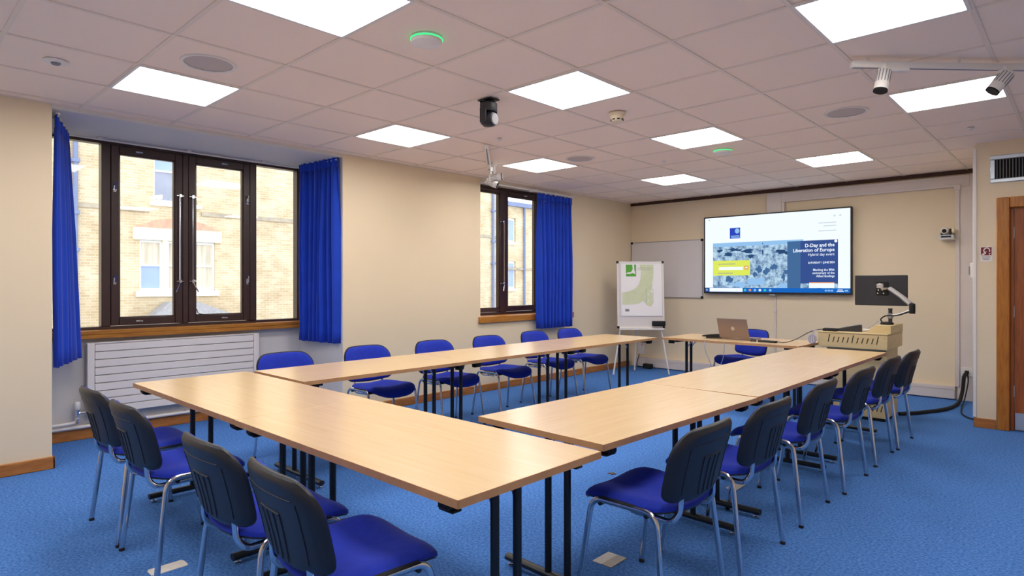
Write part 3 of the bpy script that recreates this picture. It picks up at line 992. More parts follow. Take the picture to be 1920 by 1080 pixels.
for body, size, z, w, bold in (('D-Day and the', 0.062, 1.766, 0.348, 0.0012), ('Liberation of Europe', 0.062, 1.706, 0.496, 0.0012), ('Hybrid day event', 0.05, 1.652, 0.312, 0.0),
                               ('SATURDAY 1 JUNE 2024', 0.034, 1.554, 0.312, 0.0008), ('Marking the 80th', 0.04, 1.46, 0.25, 0.0005), ('anniversary of the', 0.04, 1.42, 0.26, 0.0005), ('Allied landings', 0.04, 1.381, 0.215, 0.0005)):
    text_mesh('title_text', body, size, T(-2.329), TZ(z), yT, M['scr_white'], scr, 'RIGHT', bold, w)

# ------------------------------------------------------------------ whiteboard on the far wall
wbd = empty('whiteboard', 'grey-white wall whiteboard behind the flip chart, left of the television', 'whiteboard', (-4.71, YF - 0.003, 1.085))
MB().box(-0.595, 0.595, -0.014, 0.0, 0.005, 0.853).build('board', M['board'], wbd, smooth=0)
f = MB()
for (x0, x1, z0, z1) in ((-0.603, 0.603, 0.848, 0.86), (-0.603, 0.603, 0.0, 0.012), (-0.603, -0.591, 0.012, 0.848), (0.591, 0.603, 0.012, 0.848)):
    f.box(x0, x1, -0.02, 0.0, z0, z1, 0.002)
f.build('trim', M['alu'], wbd)
for sx in (-1, 1):
    for z in (0.012, 0.848):
        MB().box(sx * 0.59 - 0.018, sx * 0.59 + 0.018, -0.026, 0.0, z - 0.018, z + 0.018, 0.006).build('corner_cap', M['rubber'], wbd)

# ------------------------------------------------------------------ flip chart easel
fc = empty('flip_chart', 'white flip chart easel with a green-printed paper pad, in front of the whiteboard', 'flip chart', (-4.70, 7.70, 0), 0.77)
def F(u, v, h):       # board plane leaning back: u across, v up along board, h outwards
    return (u * 0.885, -0.02 + 0.075 * v - h, 0.665 + v)
def fbox(name, u0, u1, v0, v1, h0, h1, m, parent):
    mb = MB()
    mb.prism([(u0, v0), (u1, v0), (u1, v1), (u0, v1)], h1 - h0, lambda u, v, h: F(u, v, h0 + h))
    return mb.build(name, m, parent, smooth=0)
bd_ = fbox('board', -0.372, 0.372, 0.0, 0.945, -0.018, 0.0, M['board'], fc)
fm = MB()
for (u0, u1, v0, v1) in ((-0.38, -0.358, 0, 0.95), (0.358, 0.38, 0, 0.95), (-0.358, 0.358, 0.93, 0.95), (-0.358, 0.358, 0, 0.02)):
    fm.prism([(u0, v0), (u1, v0), (u1, v1), (u0, v1)], 0.03, lambda u, v, h: F(u, v, h - 0.022))
fm.build('frame', M['white'], fc, smooth=0)
for u in (-0.368, 0.368):
    for v in (0.01, 0.94):
        fbox('corner_cap', u - 0.016, u + 0.016, v - 0.016, v + 0.016, -0.026, 0.014, M['rubber'], fc)
pad_ = fbox('paper_pad', -0.32, 0.345, 0.17, 0.925, 0.001, 0.012, M['paper'], fc)
def fpoly(name, poly, m, h=0.0122):
    MB().prism(poly, 0.0006, lambda u, v, k: F(u, v, h + k)).build(name, m, pad_, smooth=0)
# pale green swoosh: a broad J-shaped band with a pointed tail
outer, inner = [], []
sw = [(-0.01, 0.905), (0.215, 0.905), (0.215, 0.80), (0.20, 0.68), (0.185, 0.58), (0.19, 0.46), (0.20, 0.345), (0.155, 0.30), (0.09, 0.33), (0.04, 0.385), (-0.03, 0.35), (-0.12, 0.335), (-0.30, 0.33), (-0.30, 0.505), (-0.20, 0.52), (-0.10, 0.555), (-0.03, 0.62), (0.0, 0.70), (0.01, 0.80)]
fpoly('pale_print', sw, M['pale_green'])
fpoly('logo_square', [(-0.235, 0.905), (-0.235, 0.735), (-0.07, 0.735), (-0.07, 0.905)], M['green'], 0.0128)
fpoly('logo_swirl', [(-0.22, 0.79), (-0.15, 0.80), (-0.125, 0.84), (-0.13, 0.905), (-0.10, 0.905), (-0.098, 0.83), (-0.085, 0.80), (-0.085, 0.77), (-0.13, 0.785), (-0.17, 0.77), (-0.235, 0.775)], M['paper'], 0.0134)
fpoly('print_block', [(-0.255, 0.235), (-0.19, 0.235), (-0.19, 0.27), (-0.255, 0.27)], M['grey_print'])
for k in range(3):
    fpoly('print_line', [(-0.05 + 0.0, 0.86 - k * 0.016), (0.20, 0.86 - k * 0.016), (0.20, 0.863 - k * 0.016), (-0.05, 0.863 - k * 0.016)], M['grey_print'], 0.013)
rnd = random.Random(4)
for k in range(9):
    u, v = 0.09 + rnd.random() * 0.12, 0.36 + rnd.random() * 0.2
    s = 0.012 + rnd.random() * 0.014
    fpoly('print_figure', [(u, v), (u + s, v + 0.004), (u + s * 0.8, v + s * 1.4), (u + 0.002, v + s * 1.2)], M['paper'], 0.0134)
for u in (0.085, 0.20):
    fpoly('print_line', [(u, 0.36), (u + 0.003, 0.36), (u + 0.003, 0.56), (u, 0.56)], M['grey_print'], 0.0136)
for (x0, y0, x1, y1, z1) in ((-0.285, 0.0, -0.40, -0.03, 0.69), (0.285, 0.0, 0.40, -0.03, 0.69), (0.0, 0.09, 0.0, 0.42, 1.45)):
    MB().tube([(x1, y1, 0.0), (x0, y0, z1)], 0.012, 8).build('leg', M['white'], fc)
fbox('pen_tray', -0.36, 0.36, -0.022, -0.002, 0.0, 0.06, M['white'], fc)
er = empty('board_eraser', 'black board eraser resting at the lower right corner of the flip chart', 'eraser', (-4.492, 7.828, 0.695), 0.77)
MB().box(-0.085, 0.10, -0.03, 0.02, 0.0, 0.07, 0.012, None, 2).build('grip', M['rubber'], er)
MB().box(-0.083, 0.098, 0.018, 0.032, 0.002, 0.068, 0.004).build('felt', M['charcoal'], er)

# ------------------------------------------------------------------ lectern
LX0, LX1, LY0, LY1 = -1.945, -1.352, 6.45, 7.06
lc = empty('lectern', 'pale maple teaching lectern with slanted vent slots, at the end of the right-hand tables', 'lectern', ((LX0 + LX1) / 2, 6.75, 0))
ox, oy = (LX0 + LX1) / 2, 6.75
hw = (LX1 - LX0) / 2
base = MB().box(-hw + 0.04, hw - 0.035, -0.17, 0.29, 0.03, 0.685, 0.004).build('base_cabinet', M['lect'], lc)
pl = MB().box(-hw + 0.06, hw - 0.055, -0.15, 0.27, 0.0, 0.032).build('plinth', M['rubber'], lc)
con = MB().box(-hw, hw, -0.30, 0.31, 0.685, 0.823, 0.005).build('console', M['lect'], lc)
MB().box(-hw - 0.003, hw + 0.003, -0.305, 0.312, 0.824, 0.836, 0.003).build('desk_top', M['lect'], lc)
ck = MB()
ck.prism([(hw - 0.19, 0.8365), (hw + 0.003, 0.8365), (hw + 0.003, 0.905), (hw - 0.135, 0.905)], 0.5, lambda u, v, h: (u, -0.19 + h, v))
ck.build('arm_plinth', M['lect'], lc, smooth=0)
MB().lathe([(0, 0), (0.006, 0), (0.006, 0.003), (0, 0.004)], (hw - 0.02, -0.306, 0.80), 8, (0, -1, 0)).build('lock', M['chrome'], lc)
def slots(parent, x0, x1, n, zc, hs, y, long_ends, extra):
    for k in range(n):
        x = x0 + (x1 - x0) * k / (n - 1)
        h = hs * (1.45 if long_ends and k in extra else 1.0)
        zz = zc + (hs * 0.2 if h > hs else 0)
        MB().prism([(x - 0.010, zz - h / 2), (x - 0.002, zz - h / 2), (x + 0.012, zz + h / 2), (x + 0.004, zz + h / 2)], 0.004, lambda u, v, d: (u, y - 0.0012 + d, v)).build('vent_slot', M['slot'], parent, smooth=0)
slots(con, -0.20, 0.215, 11, 0.762, 0.052, -0.30, True, (0, 5, 10))
slots(base, 0.05, 0.22, 6, 0.12, 0.06, -0.17, False, ())

# items on the lectern
cp = empty('control_panel', 'black wedge-shaped control panel lying on the lectern top', 'control panel', (-1.715, 6.62, 0.8365), 0.25)
MB().prism([(-0.13, 0.0), (0.11, 0.0), (0.11, 0.062), (0.085, 0.062), (-0.13, 0.012)], 0.12, lambda u, v, h: (u, h - 0.06, v)).build('case', M['charcoal'], cp, smooth=0)
MB().prism([(-0.10, 0.0196), (0.06, 0.0568), (0.06, 0.058), (-0.10, 0.0208)], 0.09, lambda u, v, h: (u, h - 0.045, v)).build('button_plate', M['black'], cp, smooth=0)
rc = empty('remote_receiver', 'flat black rounded handset lying at the left front of the lectern top', 'handset', (-1.85, 6.50, 0.8365), 0.1)
MB().box(-0.065, 0.065, -0.028, 0.028, 0.0, 0.028, 0.010, None, 2).build('case', M['rubber'], rc)
MB().box(-0.05, 0.05, -0.018, 0.018, 0.0275, 0.030, 0.001).build('key_strip', M['charcoal'], rc)
sp = empty('microphone_stem', 'thin pale gooseneck stem leaning up behind the control panel on the lectern', 'microphone', (-1.59, 6.85, 0.8365))
MB().tube([(-0.03, 0.0, 0.012), (0.03, 0.0, 0.05), (0.075, 0.0, 0.095)], 0.004, 6).build('stem', M['steel'], sp)
MB().lathe([(0, 0), (0.03, 0), (0.03, 0.008), (0.01, 0.013), (0, 0.013)], (-0.03, 0, 0), 12).build('base', M['white'], sp)

# monitor on its arm
mn = empty('monitor', 'black desktop monitor seen from behind, above the lectern', 'monitor', (-1.505, 6.90, 1.083), 0.0)
tm = Matrix.Rotation(0.02, 4, 'Y')
MB().box(-0.227, 0.227, -0.012, 0.02, 0.0, 0.298, 0.006).build('rear_casing', M['charcoal'], mn)
MB().box(-0.22, 0.22, 0.0205, 0.023, 0.01, 0.29).build('screen', M['screen_off'], mn, smooth=0)
MB().box(-0.04, 0.07, -0.022, -0.0125, 0.10, 0.235, 0.005).build('rear_boss', M['rubber'], mn)
va = MB().box(-0.03, 0.03, -0.035, -0.022, 0.17, 0.215, 0.004)
va.build('mount_plate', M['alu'], mn)
for x, z in ((-0.02, 0.12), (0.03, 0.12), (0.02, 0.15), (-0.015, 0.15)):
    MB().lathe([(0, 0), (0.006, 0), (0.006, 0.004), (0, 0.005)], (x, -0.022, z), 8, (0, -1, 0)).build('screw', M['chrome'], mn)
ma = empty('articulated_mount', 'silver jointed monitor arm clamped on the lectern corner', 'monitor arm', (-1.43, 6.80, 0.905))
bs = MB().lathe([(0, 0), (0.055, 0), (0.058, 0.012), (0.05, 0.022), (0.02, 0.026), (0, 0.026)], (0, 0, 0), 20)
bs.build('base_disc', M['rubber'], ma)
MB().lathe([(0.017, 0.02), (0.017, 0.145), (0.02, 0.145), (0.02, 0.155), (0, 0.156)], (0.028, 0.0, 0), 12).build('pole', M['charcoal'], ma)
MB().lathe([(0.024, 0.06), (0.024, 0.11), (0, 0.111), ], (0.028, 0.0, 0), 12).build('collar', M['arm'], ma)
e1 = (0.225, -0.10, 0.15)
MB().tube([(0.028, 0.0, 0.085), (0.12, -0.05, 0.105), e1], 0.012, 8, 0.016).build('lower_arm', M['arm'], ma)
MB().lathe([(0, -0.035), (0.024, -0.035), (0.026, 0.0), (0.026, 0.05), (0.02, 0.06), (0, 0.06)], e1, 14).build('elbow_joint', M['rubber'], ma)
MB().tube([(0.215, -0.10, 0.20), (0.12, -0.02, 0.275), (0.015, 0.045, 0.345)], 0.022, 8, 0.024).build('upper_arm', M['arm'], ma)
MB().tube([(0.015, 0.045, 0.345), (-0.045, 0.06, 0.345), (-0.06, 0.066, 0.345)], 0.014, 8).build('wrist_joint', M['chrome'], ma)
MB().tube(spline([(-0.04, 0, 0.02), (-0.05, -0.01, 0.05), (0.0, -0.03, 0.085), (0.10, -0.06, 0.095), (0.2, -0.11, 0.13)]), 0.006, 6).build('arm_cable', M['rubber'], ma)

# laptop and bits on the presenter's table
lp = empty('laptop', 'open bronze-grey laptop with its lid towards the viewer on the presenter table', 'laptop', (-2.765, 6.46, ZT), -0.10)
MB().box(-0.17, 0.17, -0.03, 0.20, 0.0, 0.014, 0.004).build('keyboard_base', M['laptop'], lp)
lid = MB()
lid.prism([(-0.17, 0.016), (0.17, 0.016), (0.17, 0.225), (-0.17, 0.225)], 0.007, lambda u, v, h: (u, -0.035 - 0.32 * v - h, v))
ld = lid.build('lid', M['laptop'], lp, smooth=0)
lid = MB()
lid.prism([(-0.16, 0.028), (0.16, 0.028), (0.16, 0.215), (-0.16, 0.215)], 0.001, lambda u, v, h: (u, -0.034 - 0.32 * v + h, v))
lid.build('screen', M['screen_off'], ld, smooth=0)
MB().prism([(0.02 * math.cos(k * PI / 6), 0.12 + 0.02 * math.sin(k * PI / 6)) for k in range(12)], 0.001, lambda u, v, h: (u, -0.042 - 0.32 * v - h, v)).build('lid_emblem', M['alu'], ld, smooth=0)
MB().box(-0.15, 0.15, 0.0, 0.10, 0.0145, 0.016).build('keys', M['rubber'], lp)
ph = empty('conference_phone', 'black wedge handset lying to the left of the laptop', 'handset', (-3.02, 6.43, ZT), 0.5)
MB().prism([(-0.11, 0.02), (0.10, 0.02), (0.10, 0.05), (-0.02, 0.042), (-0.11, 0.03)], 0.07, lambda u, v, h: (u, h - 0.035, v)).build('handset', M['rubber'], ph, smooth=0)
MB().box(-0.07, 0.09, -0.03, 0.03, 0.0, 0.02, 0.004).build('cradle', M['charcoal'], ph)
dk = empty('docking_hub', 'thin flat black device to the right of the laptop, trailing a cable', 'hub', (-2.40, 6.36, ZT), 0.05)
MB().box(-0.09, 0.09, -0.035, 0.035, 0.0, 0.018, 0.004).build('case', M['rubber'], dk)
MB().box(-0.07, 0.07, -0.037, -0.0345, 0.004, 0.012).build('port_strip', M['charcoal'], dk)
ms = empty('computer_mouse', 'small grey mouse beside the right edge of the laptop', 'mouse', (-2.545, 6.36, ZT), 0.4)
MB().lathe([(0, 0.028), (0.02, 0.024), (0.03, 0.012), (0.032, 0.0), (0, 0.0)], (0, 0, 0), 14).build('shell', M['charcoal'], ms)
MB().box(-0.004, 0.004, -0.02, 0.0, 0.024, 0.03, 0.002).build('wheel', M['alu'], ms)
def cable(label, pts, r, m, group=None):
    o = MB().tube(spline(pts), r, 6).build('cable', m)
    tag(o, label, 'cable', group)
    return o
cable('thin dark cable rising from the presenter table to the lectern top', [(-2.33, 6.36, 0.712), (-2.22, 6.34, 0.712), (-2.12, 6.36, 0.75), (-2.02, 6.42, 0.82), (-1.95, 6.47, 0.848), (-1.90, 6.50, 0.85)], 0.004, M['charcoal'])
cable('white cable lying across the back of the lectern top', [(-1.60, 6.62, 0.842), (-1.56, 6.75, 0.842), (-1.60, 6.9, 0.842), (-1.68, 6.95, 0.842), (-1.72, 6.85, 0.842)], 0.004, M['white'])
cable('grey cable hanging from the front of the presenter table below the handset', [(-2.98, 6.155, 0.69), (-2.97, 6.14, 0.60), (-2.93, 6.15, 0.50), (-2.90, 6.16, 0.42), (-2.84, 6.16, 0.41), (-2.78, 6.155, 0.52), (-2.76, 6.15, 0.69)], 0.004, M['steel'])
cl = MB()
for k in range(6):
    a = k * 0.55
    pts = [(-1.985 + 0.036 * math.cos(t) * math.cos(a), 6.405 + 0.02 * math.cos(t) * math.sin(a), 0.755 + 0.045 * math.sin(t)) for t in [2 * PI * q / 14 for q in range(15)]]
    cl.tube(pts, 0.0026, 5)
cl.tube([(-1.985, 6.42, 0.79), (-1.98, 6.43, 0.84), (-1.955, 6.44, 0.845)], 0.005, 6)
tag(cl.build('coiled_cable', M['cable_blue']), 'coil of pale blue cable hanging on the left corner of the lectern', 'cable')

# ------------------------------------------------------------------ cameras, signs, vent, socket
wc = empty('conference_camera', 'white swivelling camera on a small shelf bracket on the far wall near the trunking', 'camera', (-1.165, 8.33, 1.79))
MB().box(-0.075, 0.072, -0.07, 0.11, 0.0, 0.01, 0.003).build('shelf_bracket', M['white'], wc)
MB().box(-0.068, 0.066, -0.065, 0.06, 0.010, 0.048, 0.006).build('base', M['steel'], wc)
MB().box(-0.05, 0.045, -0.068, -0.064, 0.02, 0.038, 0.002).build('indicator_window', M['rubber'], wc)
for x in (-0.058, 0.022):
    MB().box(x, x + 0.018, -0.03, 0.03, 0.048, 0.12, 0.006).build('yoke_arm', M['charcoal'], wc)
hd = MB().lathe([(0, -0.05), (0.03, -0.045), (0.04, -0.03), (0.04, 0.03), (0.03, 0.045), (0, 0.05)], (-0.02, 0.0, 0.098), 18, (0, -1, 0)).build('head', M['white'], wc)
MB().lathe([(0, 0.066), (0.014, 0.064), (0.020, 0.06), (0.022, 0.046), (0, 0.045)], (-0.022, 0.0, 0.095), 16, (0, -1, 0)).build('lens', M['rubber'], hd)
MB().lathe([(0.03, -0.012), (0.034, 0.0), (0.03, 0.012), (0, 0.014)], (0.055, 0.0, 0.098), 14, (1, 0, 0)).build('side_cap', M['cream_plastic'], wc)

pc = empty('ceiling_camera', 'black swivelling camera hanging upside down from the middle of the ceiling', 'camera', (-3.01, 2.97, CEIL))
MB().box(-0.06, 0.06, -0.05, 0.05, -0.008, 0.0, 0.002).build('ceiling_plate', M['black'], pc)
MB().tube([(-0.045, -0.03, -0.005), (-0.04, -0.03, -0.035), (-0.01, -0.01, -0.045)], 0.008, 6).build('cable_clip', M['black'], pc)
MB().lathe([(0, -0.085), (0.05, -0.083), (0.06, -0.07), (0.06, -0.03), (0.045, -0.015), (0.02, -0.008), (0, -0.006)], (0, 0, 0), 20).build('base', M['charcoal'], pc)
hd = MB().lathe([(0, -0.055), (0.035, -0.05), (0.05, -0.03), (0.053, 0.0), (0.05, 0.035), (0.044, 0.045), (0, 0.045)], (0.0, 0, -0.135), 22, (0.96, 0.15, -0.05)).build('head', M['plastic'], pc)
MB().lathe([(0.038, 0.0), (0.038, 0.012), (0.032, 0.016), (0, 0.014)], Vector((0, 0, -0.135)) + Vector((0.96, 0.15, -0.05)).normalized() * 0.044, 20, (0.96, 0.15, -0.05)).build('lens', M['grey_print'], hd)
for s in (-1, 1):
    MB().box(-0.03, 0.03, s * 0.054 - 0.005, s * 0.054 + 0.005, -0.16, -0.06, 0.004).build('yoke_arm', M['charcoal'], pc)

sg = empty('hearing_loop_sign', 'small white sign with a maroon ear symbol beside the door frame', 'sign', (-0.683, YD, 1.565))
MB().box(-0.043, 0.044, -0.003, 0.0, -0.068, 0.066, 0.0008).build('plate', M['white'], sg)
sy = MB().box(-0.038, 0.038, -0.0042, -0.0032, -0.012, 0.06).build('symbol_panel', M['maroon'], sg, smooth=0)
ear = []
for k in range(13):
    a = -0.6 + k * 0.36
    ear.append((0.004 + 0.021 * math.cos(a), 0.03 + 0.023 * math.sin(a)))
MB().tube([(x, -0.0046, z) for x, z in ear] + [(-0.004, -0.0046, 0.005), (-0.024, -0.0046, -0.008)], 0.0045, 6).build('ear_symbol', M['white'], sy)
MB().tube([(-0.034, -0.0046, -0.008), (-0.012, -0.0046, 0.012), (0.004, -0.0046, 0.022)], 0.003, 6).build('loop_symbol', M['white'], sy)
text_mesh('sign_text', 'T', 0.022, 0.024, -0.009, -0.0048, M['white'], sg, 'CENTER', 0.001)
for k in range(3):
    MB().box(-0.032 + k * 0.004, 0.03 - k * 0.004, -0.0042, -0.003, -0.028 - k * 0.012, -0.023 - k * 0.012).build('small_print', M['grey_print'], sg, smooth=0)

vn = empty('wall_vent', 'grey metal air vent with dark vertical slats above the door', 'vent', (-0.655, YD, 2.195))
f = MB()
for (x0, x1, z0, z1) in ((0, 0.56, 0.205, 0.242), (0, 0.56, 0.0, 0.034), (0, 0.036, 0.034, 0.205), (0.524, 0.56, 0.034, 0.205)):
    f.box(x0, x1, -0.022, 0.0, z0, z1, 0.005)
f.build('frame', M['steel'], vn)
MB().box(0.036, 0.524, -0.003, 0.0, 0.034, 0.205).build('backing', M['slot'], vn, smooth=0)
for k in range(22):
    x = 0.046 + k * 0.0218
    MB().box(x, x + 0.006, -0.016, -0.004, 0.034, 0.205).build('slat', M['vent_slat'], vn, smooth=0)

sk = empty('power_socket', 'white socket outlet low on the vertical trunking with black cables plugged in', 'socket', (-1.0, 8.395, 0.32))
MB().box(-0.05, 0.06, -0.012, 0.004, -0.045, 0.055, 0.004).build('face_plate', M['white'], sk)
MB().box(-0.012, 0.026, -0.04, -0.012, -0.02, 0.02, 0.005).build('plug', M['rubber'], sk)
sw_ = empty('wall_switch', 'small grey and white control box on the edge of the door-side wall', 'switch', (XD - 0.022, 7.1, 1.42))
MB().box(-0.03, 0.0, -0.045, 0.045, -0.07, 0.07, 0.006).build('back_box', M['white'], sw_)
MB().box(-0.045, -0.03, -0.03, 0.03, -0.04, 0.04, 0.005).build('cover', M['grey_print'], sw_)
cable('thick bundle of black cables curving from the socket across the carpet to the lectern', [(-1.0, 8.36, 0.31), (-1.01, 8.30, 0.27), (-1.02, 8.26, 0.12), (-1.03, 8.05, 0.025), (-1.08, 7.6, 0.02), (-1.25, 7.2, 0.02), (-1.372, 7.02, 0.02)], 0.018, M['rubber'], 'black floor cables')
cable('thinner black cable looping beside the thick bundle below the socket', [(-0.985, 8.36, 0.30), (-0.975, 8.31, 0.22), (-0.99, 8.2, 0.06), (-0.98, 7.9, 0.012), (-0.93, 7.5, 0.012), (-0.85, 7.3, 0.012), (-0.78, 7.25, 0.012)], 0.007, M['rubber'], 'black floor cables')

# small black box and leads by the far skirting, behind the left row
bx = empty('power_adapter', 'small black adapter box on the floor by the far skirting', 'adapter', (-4.93, 8.28, 0))
MB().box(-0.07, 0.07, -0.04, 0.04, 0.0, 0.075, 0.008).build('case', M['rubber'], bx)
MB().tube(spline([(-0.06, 0.0, 0.03), (-0.16, 0.0, 0.012), (-0.22, 0.04, 0.05), (-0.2, 0.08, 0.2)]), 0.006, 6).build('lead', M['rubber'], bx)
ob = empty('wall_outlet', 'white outlet box on the far wall corner above the adapter', 'socket', (-5.13, YF, 0.30))
MB().box(-0.05, 0.05, -0.035, 0.0, -0.10, 0.10, 0.005).build('face_plate', M['white'], ob)
MB().box(0.02, 0.045, -0.05, -0.035, 0.03, 0.07, 0.004).build('red_plug', M['redtile'], ob)

# ------------------------------------------------------------------ ceiling fittings
sp0 = empty('ceiling_speaker', 'large round recessed ceiling speaker, beside the light panel nearest the window', 'speaker', (-3.69, 1.385, CEIL), group='round ceiling speakers')
MB().lathe([(0.128, -0.001), (0.145, -0.004), (0.147, 0.0), (0.147, 0.008), (0.128, 0.008)], (0, 0, 0), 36).build('rim', M['white'], sp0)
MB().lathe([(0, -0.004), (0.07, -0.003), (0.128, 0.001), (0.128, 0.006)], (0, 0, 0), 36).build('grille', M['grille'], sp0)
dup(sp0, None, (-1.315, 4.995, CEIL), 0, 'round recessed ceiling speaker left of the white track spotlights')
dup(sp0, None, (-3.764, 5.016, CEIL), 0, 'round recessed ceiling speaker between the far light panels, over the left row')
mc = empty('ceiling_microphone', 'round white ceiling microphone with a green light ring, near the top of the photo', 'microphone', (-2.488, 2.008, CEIL), group='green-lit ceiling discs')
MB().lathe([(0, -0.034), (0.06, -0.033), (0.078, -0.026), (0.081, -0.012)], (0, 0, 0), 32).build('cover', M['white'], mc)
MB().lathe([(0.081, -0.012), (0.084, -0.010), (0.084, -0.005), (0.081, -0.004)], (0, 0, 0), 32).build('light_ring', M['led_green'], mc)
MB().lathe([(0.081, -0.004), (0.081, 0.004), (0, 0.004)], (0, 0, 0), 32).build('base', M['white'], mc)
dup(mc, None, (-2.54, 5.617, CEIL), 0, 'round white ceiling microphone with a green light ring, far down the room')
sd = empty('smoke_detector', 'cream smoke detector on the ceiling right of the central light panel', 'smoke detector', (-2.552, 3.852, CEIL))
MB().lathe([(0, 0), (0.06, 0), (0.062, -0.012), (0.055, -0.02), (0.05, -0.02)], (0, 0, 0), 24).build('base', M['cream_plastic'], sd)
MB().lathe([(0.05, -0.02), (0.05, -0.03), (0.046, -0.05), (0.035, -0.062), (0, -0.064)], (0, 0, 0), 24).build('chamber', M['cream_plastic'], sd)
for k in range(8):
    a = k * PI / 4
    MB().obox((0.045 * math.cos(a), 0.045 * math.sin(a), -0.052), (math.cos(a), math.sin(a), 0), (-math.sin(a), math.cos(a), 0), (0, 0, 1), 0.006, 0.018, 0.007).build('vent_gap', M['slot'], sd, smooth=0)
dl = empty('motion_sensor', 'small round white ceiling sensor with a dark centre, at the far left', 'sensor', (-4.285, 0.776, CEIL))
MB().lathe([(0, -0.006), (0.03, -0.008), (0.055, -0.008), (0.062, 0.0), (0.06, 0.004)], (0, 0, 0), 24).build('rim', M['white'], dl)
MB().lathe([(0, -0.022), (0.018, -0.018), (0.026, -0.007), (0, -0.006)], (0, 0, 0), 16).build('lens', M['grey_print'], dl)
for (x, y, lab) in ((-3.748, 3.834, 'tiny white twin ceiling sensor below the black ceiling camera'), (-3.201, 5.693, 'tiny pale ceiling sensor near the far middle light panel'), (-0.708, 6.184, 'tiny pale ceiling sensor near the door wall')):
    e = empty('ceiling_sensor', lab, 'sensor', (x, y, CEIL), group='tiny ceiling sensors')
    MB().lathe([(0, -0.012), (0.018, -0.01), (0.024, 0.0), (0, 0.003)], (0, 0, 0), 14).build('rim', M['white'], e)
    MB().lathe([(0, -0.018), (0.008, -0.016), (0.01, -0.01), (0, -0.009)], (0, 0, 0), 10).build('lens', M['trunk'], e)

def spot_head(root, px, py, d, size=1.0, hang=0.0):
    d = Vector(d).normalized()
    top = Vector((px, py, -0.035))
    a = MB().box(px - 0.022, px + 0.022, py - 0.022, py + 0.022, -0.075, -0.034, 0.004)
    a.build('adapter', M['white'], root)
    piv = Vector((px, py, -0.105 - hang))
    MB().tube([(px, py, -0.07), tuple(piv)], 0.010, 8).build('yoke', M['white'], root)
    L = 0.135 * size
    r = 0.036 * size
    c = piv - d * L * 0.35
    q = MB().lathe([(0, 0), (r * 0.85, 0.0), (r, 0.01), (r, L * 0.92), (r * 0.97, L)], c, 20, d).build('lamp_can', M['white'], root)
    MB().lathe([(r * 1.01, L * 0.93), (r * 1.02, L), (r * 0.85, L), (0, L * 0.97)], c, 20, d).build('front_ring', M['rubber'], q)
    ax = d.orthogonal().normalized()
    ay = d.cross(ax)
    for k in range(14):
        an = 2 * PI * k / 14
        o = ax * math.cos(an) + ay * math.sin(an)
        t = d.cross(o)
        MB().obox(c + d * L * 0.36 + o * r, o, t, d, 0.003, 0.005 * size, L * 0.5).build('cooling_slot', M['grey_print'], q, smooth=0)

def track(label, p0, p1, heads, drop=0.055, hang=0.0):
    c = (Vector(p0) + Vector(p1)) / 2
    t = empty('track_light', label, 'track light', (c.x, c.y, CEIL), group='white track lights')
    d = Vector((p1[0] - p0[0], p1[1] - p0[1], 0))
    L = d.length
    d.normalize()
    n = Vector((-d.y, d.x, 0))
    MB().obox((0, 0, -0.035 - drop + 0.05), d, n, (0, 0, 1), L, 0.036, 0.034, 0.003).build('rail', M['white'], t)
    sl_ = MB().obox((0, 0, -0.035 - drop + 0.0325), d, n, (0, 0, 1), L - 0.02, 0.012, 0.002)
    sl_.build('rail_slot', M['grey_print'], t, smooth=0)
    for k in (-0.42, 0.0, 0.42):
        q = d * L * k
        MB().lathe([(0.008, 0.0), (0.008, -drop + 0.035)], (q.x, q.y, 0), 8).build('rail_fixing', M['white'], t)
    for (px, py, dd) in heads:
        # heads are given in world x, y
        h = (px - c.x, py - c.y)
        spot_head(t, h[0], h[1], dd, 1.0, hang)
    h = d * ((heads[0][0] - c.x) * d.x + (heads[0][1] - c.y) * d.y + 0.07)
    MB().obox((h.x, h.y, -0.064), d, n, (0, 0, 1), 0.15, 0.034, 0.026, 0.004).build('driver_box', M['white'], t)
    return t
track('white track with two cylindrical spotlights under the ceiling at the right edge', (-0.975, 3.80), (-0.10, 4.70),
      [(-0.845, 3.93, (-0.10, -0.22, -0.85)), (-0.36, 4.43, (-0.55, -0.28, -0.8))])
track('white track with two spotlights seen end-on in front of the narrow window', (-3.93, 3.85), (-5.13, 5.10),
      [(-4.38, 4.40, (0.75, 0.45, 0.1)), (-4.62, 4.585, (0.7, 0.55, -0.35))], 0.055, 0.09)

# ------------------------------------------------------------------ door
dr = empty('door_1', kind='structure', loc=(-0.61, YD, 0))
f = MB()
f.box(0.0, 0.092, -0.02, 0.005, 0.0, 2.06, 0.006)
f.box(0.918, 1.01, -0.02, 0.005, 0.0, 2.06, 0.006)
f.box(0.092, 0.918, -0.02, 0.005, 1.968, 2.06, 0.006)
f.build('architrave', M['frame_oak'], dr)
f = MB()
f.box(0.06, 0.095, 0.0, 0.12, 0.0, 2.0, 0.003)
f.box(0.915, 0.95, 0.0, 0.12, 0.0, 2.0, 0.003)
f.box(0.095, 0.915, 0.0, 0.12, 1.965, 2.0, 0.003)
f.box(0.095, 0.118, 0.03, 0.075, 0.0, 1.965, 0.002)
f.build('door_lining', M['door'], dr)
lf = MB().box(0.12, 0.912, 0.045, 0.085, 0.008, 1.96, 0.002).build('door_leaf', M['door'], dr)
MB().box(0.125, 0.905, 0.041, 0.045, 0.012, 0.16, 0.001).build('kick_plate', M['steel'], lf)
MB().tube(fillet([(0.86, 0.045, 1.0), (0.86, 0.0, 1.0), (0.76, 0.0, 1.0)], 0.02), 0.009, 8).build('door_handle', M['chrome'], lf)
for z in (0.35, 1.05, 1.75):
    MB().lathe([(0.007, -0.05), (0.007, 0.05)], (0.117, 0.038, z), 8).build('hinge', M['alu'], lf)

